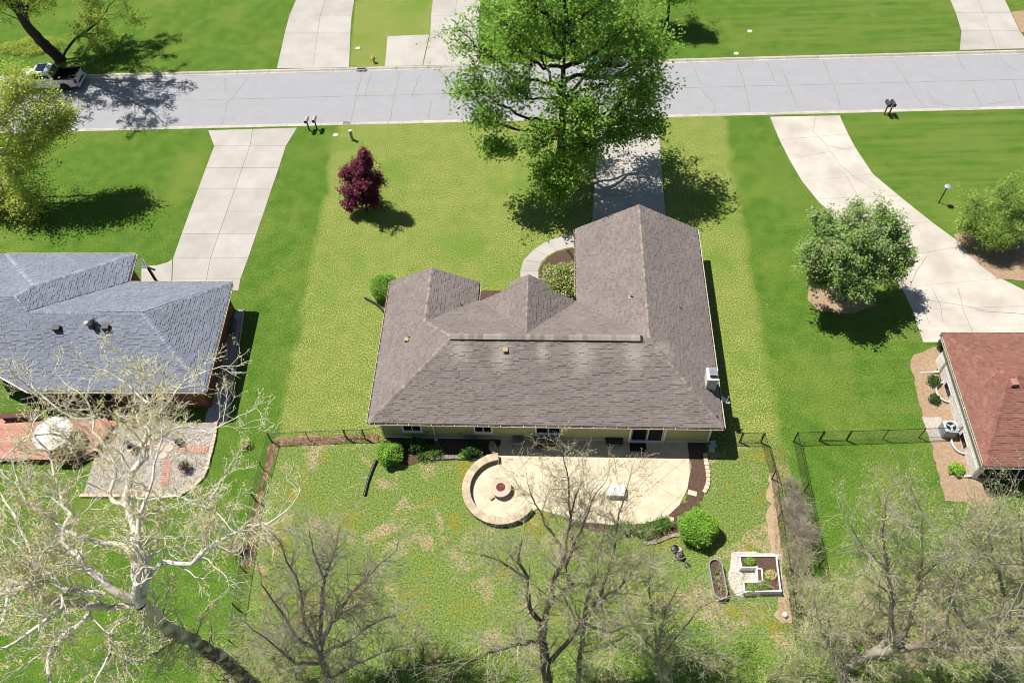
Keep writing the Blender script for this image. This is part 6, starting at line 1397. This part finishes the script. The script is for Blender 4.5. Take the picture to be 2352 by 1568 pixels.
T6 = [([b6, G(1935, 1545, 3.5), G(1990, 1508, 6), G(2050, 1492, 8)], .26, .18), (gl((2050, 1492, 8), (2130, 1480, 9.5), (2200, 1492, 10.5), (2280, 1485, 11.5), (2352, 1492, 12.5), (2420, 1490, 13)), .16, .08), (gl((1990, 1508, 6), (2035, 1470, 7.5), (2048, 1400, 9.5), (2040, 1310, 12), (2030, 1230, 14), (2035, 1150, 16)), .15, .03), (gl((2110, 1482, 9), (2170, 1450, 10.5), (2230, 1430, 12), (2290, 1410, 13)), .09, .03), (gl((2060, 1490, 8.2), (2090, 1420, 10), (2110, 1330, 12.5), (2120, 1230, 15), (2110, 1160, 16.5)), .1, .025), (gl((2260, 1486, 11.2), (2310, 1440, 12.5), (2330, 1380, 14)), .08, .03), (gl((2040, 1310, 12), (1990, 1260, 13.5), (1950, 1200, 15)), .06, .02), (gl((2110, 1330, 12.5), (2170, 1280, 14), (2220, 1220, 15.5)), .06, .02), (gl((1950, 1535, 4), (1890, 1450, 7), (1870, 1380, 9)), .08, .025), (gl((2170, 1450, 10.5), (2190, 1370, 12.5), (2230, 1290, 14.5), (2300, 1180, 16.5)), .08, .02)]
limb_tree('bare_tree', 'grey bare tree with a long low limb at bottom right', 'tree', b6, T6, m_tbark, lm_bud2, lev=2, every=.22, ln=1.7, twr=.016, nleaf=11000, lsize=.07, seed=56, minr=.0065, kids=(4, 4, 3), start=.2)
b7 = G(2300, 1600, 0)
limb_tree('bare_tree', 'leafing bare tree in the bottom right corner', 'tree', b7, [([b7, G(2290, 1540, 3), G(2320, 1460, 6)], .24, .16), (gl((2320, 1460, 6), (2310, 1380, 9), (2290, 1300, 12), (2270, 1220, 14), (2300, 1150, 16)), .12, .025), (gl((2320, 1460, 6), (2360, 1380, 9), (2350, 1280, 12), (2340, 1180, 15)), .12, .025), (gl((2290, 1540, 3), (2230, 1450, 7), (2180, 1370, 10), (2200, 1300, 12)), .1, .025), (gl((2290, 1300, 12), (2230, 1240, 13.5), (2190, 1180, 15)), .06, .02)], m_tbark, lm_bud2, lev=2, every=.22, ln=1.7, twr=.016, nleaf=10000, lsize=.07, seed=57, minr=.0065)
sp_ = ((1850, 1470, 8), (1900, 1520, 9), (1880, 1420, 7), (1980, 1450, 8), (2050, 1560, 9), (2120, 1540, 8), (2190, 1440, 8), (2270, 1560, 8), (1820, 1540, 8), (1760, 1560, 7), (680, 1560, 7), (620, 1500, 6), (2150, 1350, 6), (2060, 1400, 7))
labs = ['leafing sapling beside the lower right fence', 'sapling under the low grey limb', 'short leafing sapling next to the right fence shrubs', 'sapling left of the long grey limb', 'sapling at the foot of the long-limbed tree', 'sapling below the long grey limb, right of its trunk', 'sapling above the long grey limb at right', 'sapling at the foot of the corner tree', 'sapling at the bottom end of the right fence', 'thin sapling at the bottom edge left of the right fence', 'sapling left of the many-stemmed grey tree', 'sapling near the bottom of the left fence', 'highest sapling on the dry ground at right', 'sapling in the middle of the right thicket']
for i, (x, y, h) in enumerate(sp_):
    q = G(x, y); rg = np.random.default_rng(90+i); tp = [q+np.array([rg.normal(0, .9), rg.normal(.3, .9), h*rg.uniform(.7, 1)]) for k in range(3)]
    limb_tree('sapling', labs[i], 'tree', q, [(np.array([q, q*.6+t*.4+rg.normal(0, .2, 3), t]), .05, .015) for t in tp], m_twig, lm_bud2, lev=1, every=.3, ln=1.1, twr=.012, nleaf=1900, lsize=.075, seed=120+i, minr=.0055, kids=(4,), group='saplings in the thicket')

# ---- leafy undergrowth along the bottom edge
def cover(name, label, pix, n, h, ls, mat, seed):
    W_ = g2(*pix); rg = np.random.default_rng(seed); X = rg.uniform(min(p[0] for p in W_), max(p[0] for p in W_), n*3); Y = rg.uniform(min(p[1] for p in W_), max(p[1] for p in W_), n*3)
    k = inpoly(X, Y, W_); X, Y = X[k][:n], Y[k][:n]; hz = h*(.35+.65*(np.sin(X*2.1+np.cos(Y*1.7)*2)*.5+.5)); P = np.stack([X, Y, rg.uniform(.03, 1, len(X))*hz], 1)
    V, F = leaves(P, ls, .7, rg); return tag(obj(name, V, F, mat, None), label, 'undergrowth', kind='stuff')
cover('undergrowth', 'bright leafy undergrowth at the bottom below the bare trees', [(560, 1400), (640, 1390), (680, 1480), (760, 1540), (900, 1540), (1000, 1530), (1080, 1480), (1200, 1500), (1230, 1600), (520, 1620)], 12000, .22, .10, lm_under, 201)
cover('undergrowth', 'leafy undergrowth at the bottom edge right of centre', [(1280, 1530), (1400, 1470), (1500, 1440), (1640, 1420), (1750, 1480), (1830, 1560), (1830, 1620), (1280, 1620)], 12000, .18, .09, lm_under, 202)
cover('undergrowth', 'scrubby undergrowth in the thicket at lower right', [(1830, 1430), (1900, 1500), (2100, 1530), (2352, 1500), (2450, 1620), (1840, 1620)], 10000, .3, .10, lm_under, 203)

# fallen leaves along the fences
def litter(label, pix, n, seed, ls=.09):
    W_ = g2(*pix); rg = np.random.default_rng(seed); X = rg.uniform(min(p[0] for p in W_), max(p[0] for p in W_), n*6); Y = rg.uniform(min(p[1] for p in W_), max(p[1] for p in W_), n*6); k = inpoly(X, Y, W_); X, Y = X[k][:n], Y[k][:n]
    V, F = leaves(np.stack([X, Y, rg.uniform(.03, .07, len(X))], 1), ls, 1.5, rg); tag(obj('fallen_leaves', V, F, m_brl, None), label, 'leaves', kind='stuff')
litter('brown fallen leaves along the left fence line', [(625, 1008), (870, 996), (870, 1012), (640, 1024), (606, 1110), (585, 1260), (560, 1330), (555, 1250), (595, 1110)], 2600, 211)
litter('brown leaves under the shrubs between the right fences', [(1770, 1020), (1800, 1020), (1840, 1300), (1860, 1450), (1790, 1450), (1775, 1200)], 1800, 212, .07)
litter('scattered brown leaves on the back lawn at right', [(1600, 1060), (1760, 1040), (1770, 1250), (1660, 1260)], 160, 213, .09)

# ---- grass: real blades over all lawns in view
NB = 300000
u_ = rng.uniform(-.06, 1.06, NB*2)*2352; v_ = rng.uniform(-.06, 1.06, NB*2)**.92*1568
d0 = _f[None]+_r[None]*((u_-1176)/FPX)[:, None]-_u[None]*((v_-784)/FPX)[:, None]; t_ = CH/-d0[:, 2]; X, Y = d0[:, 0]*t_, d0[:, 1]*t_
bad = np.zeros(len(X), bool)
for poly in NOGRASS:
    px_ = [p[0] for p in poly]; py_ = [p[1] for p in poly]; k = (X > min(px_)) & (X < max(px_)) & (Y > min(py_)) & (Y < max(py_)); idx = np.where(k & ~bad)[0]
    if len(idx): bad[idx] |= inpoly(X[idx], Y[idx], poly)
X, Y = X[~bad][:NB], Y[~bad][:NB]; n = len(X); rear = (Y < 27)
h = rng.uniform(.03, .08, n)*np.where(rear, 1.9, 1.0); a = rng.uniform(0, 6.28, n); wd = rng.uniform(.025, .06, n)*np.where(rear, 1.3, 1.0); le = rng.uniform(.3, 1.4, n)*h
b_ = rng.uniform(0, 6.28, n)
P0 = np.stack([X, Y, np.zeros(n)], 1); s = np.stack([np.cos(a), np.sin(a), 0*a], 1)*wd[:, None]*.5; tip = P0+np.stack([np.cos(b_)*le, np.sin(b_)*le, h], 1)
V = np.stack([P0-s, P0+s, tip], 1).reshape(-1, 3); F = np.arange(3*n).reshape(-1, 3).astype(np.int32)
tag(obj('grass', V, F, m_blade, None), 'short grass blades covering the lawns', 'grass', kind='stuff')
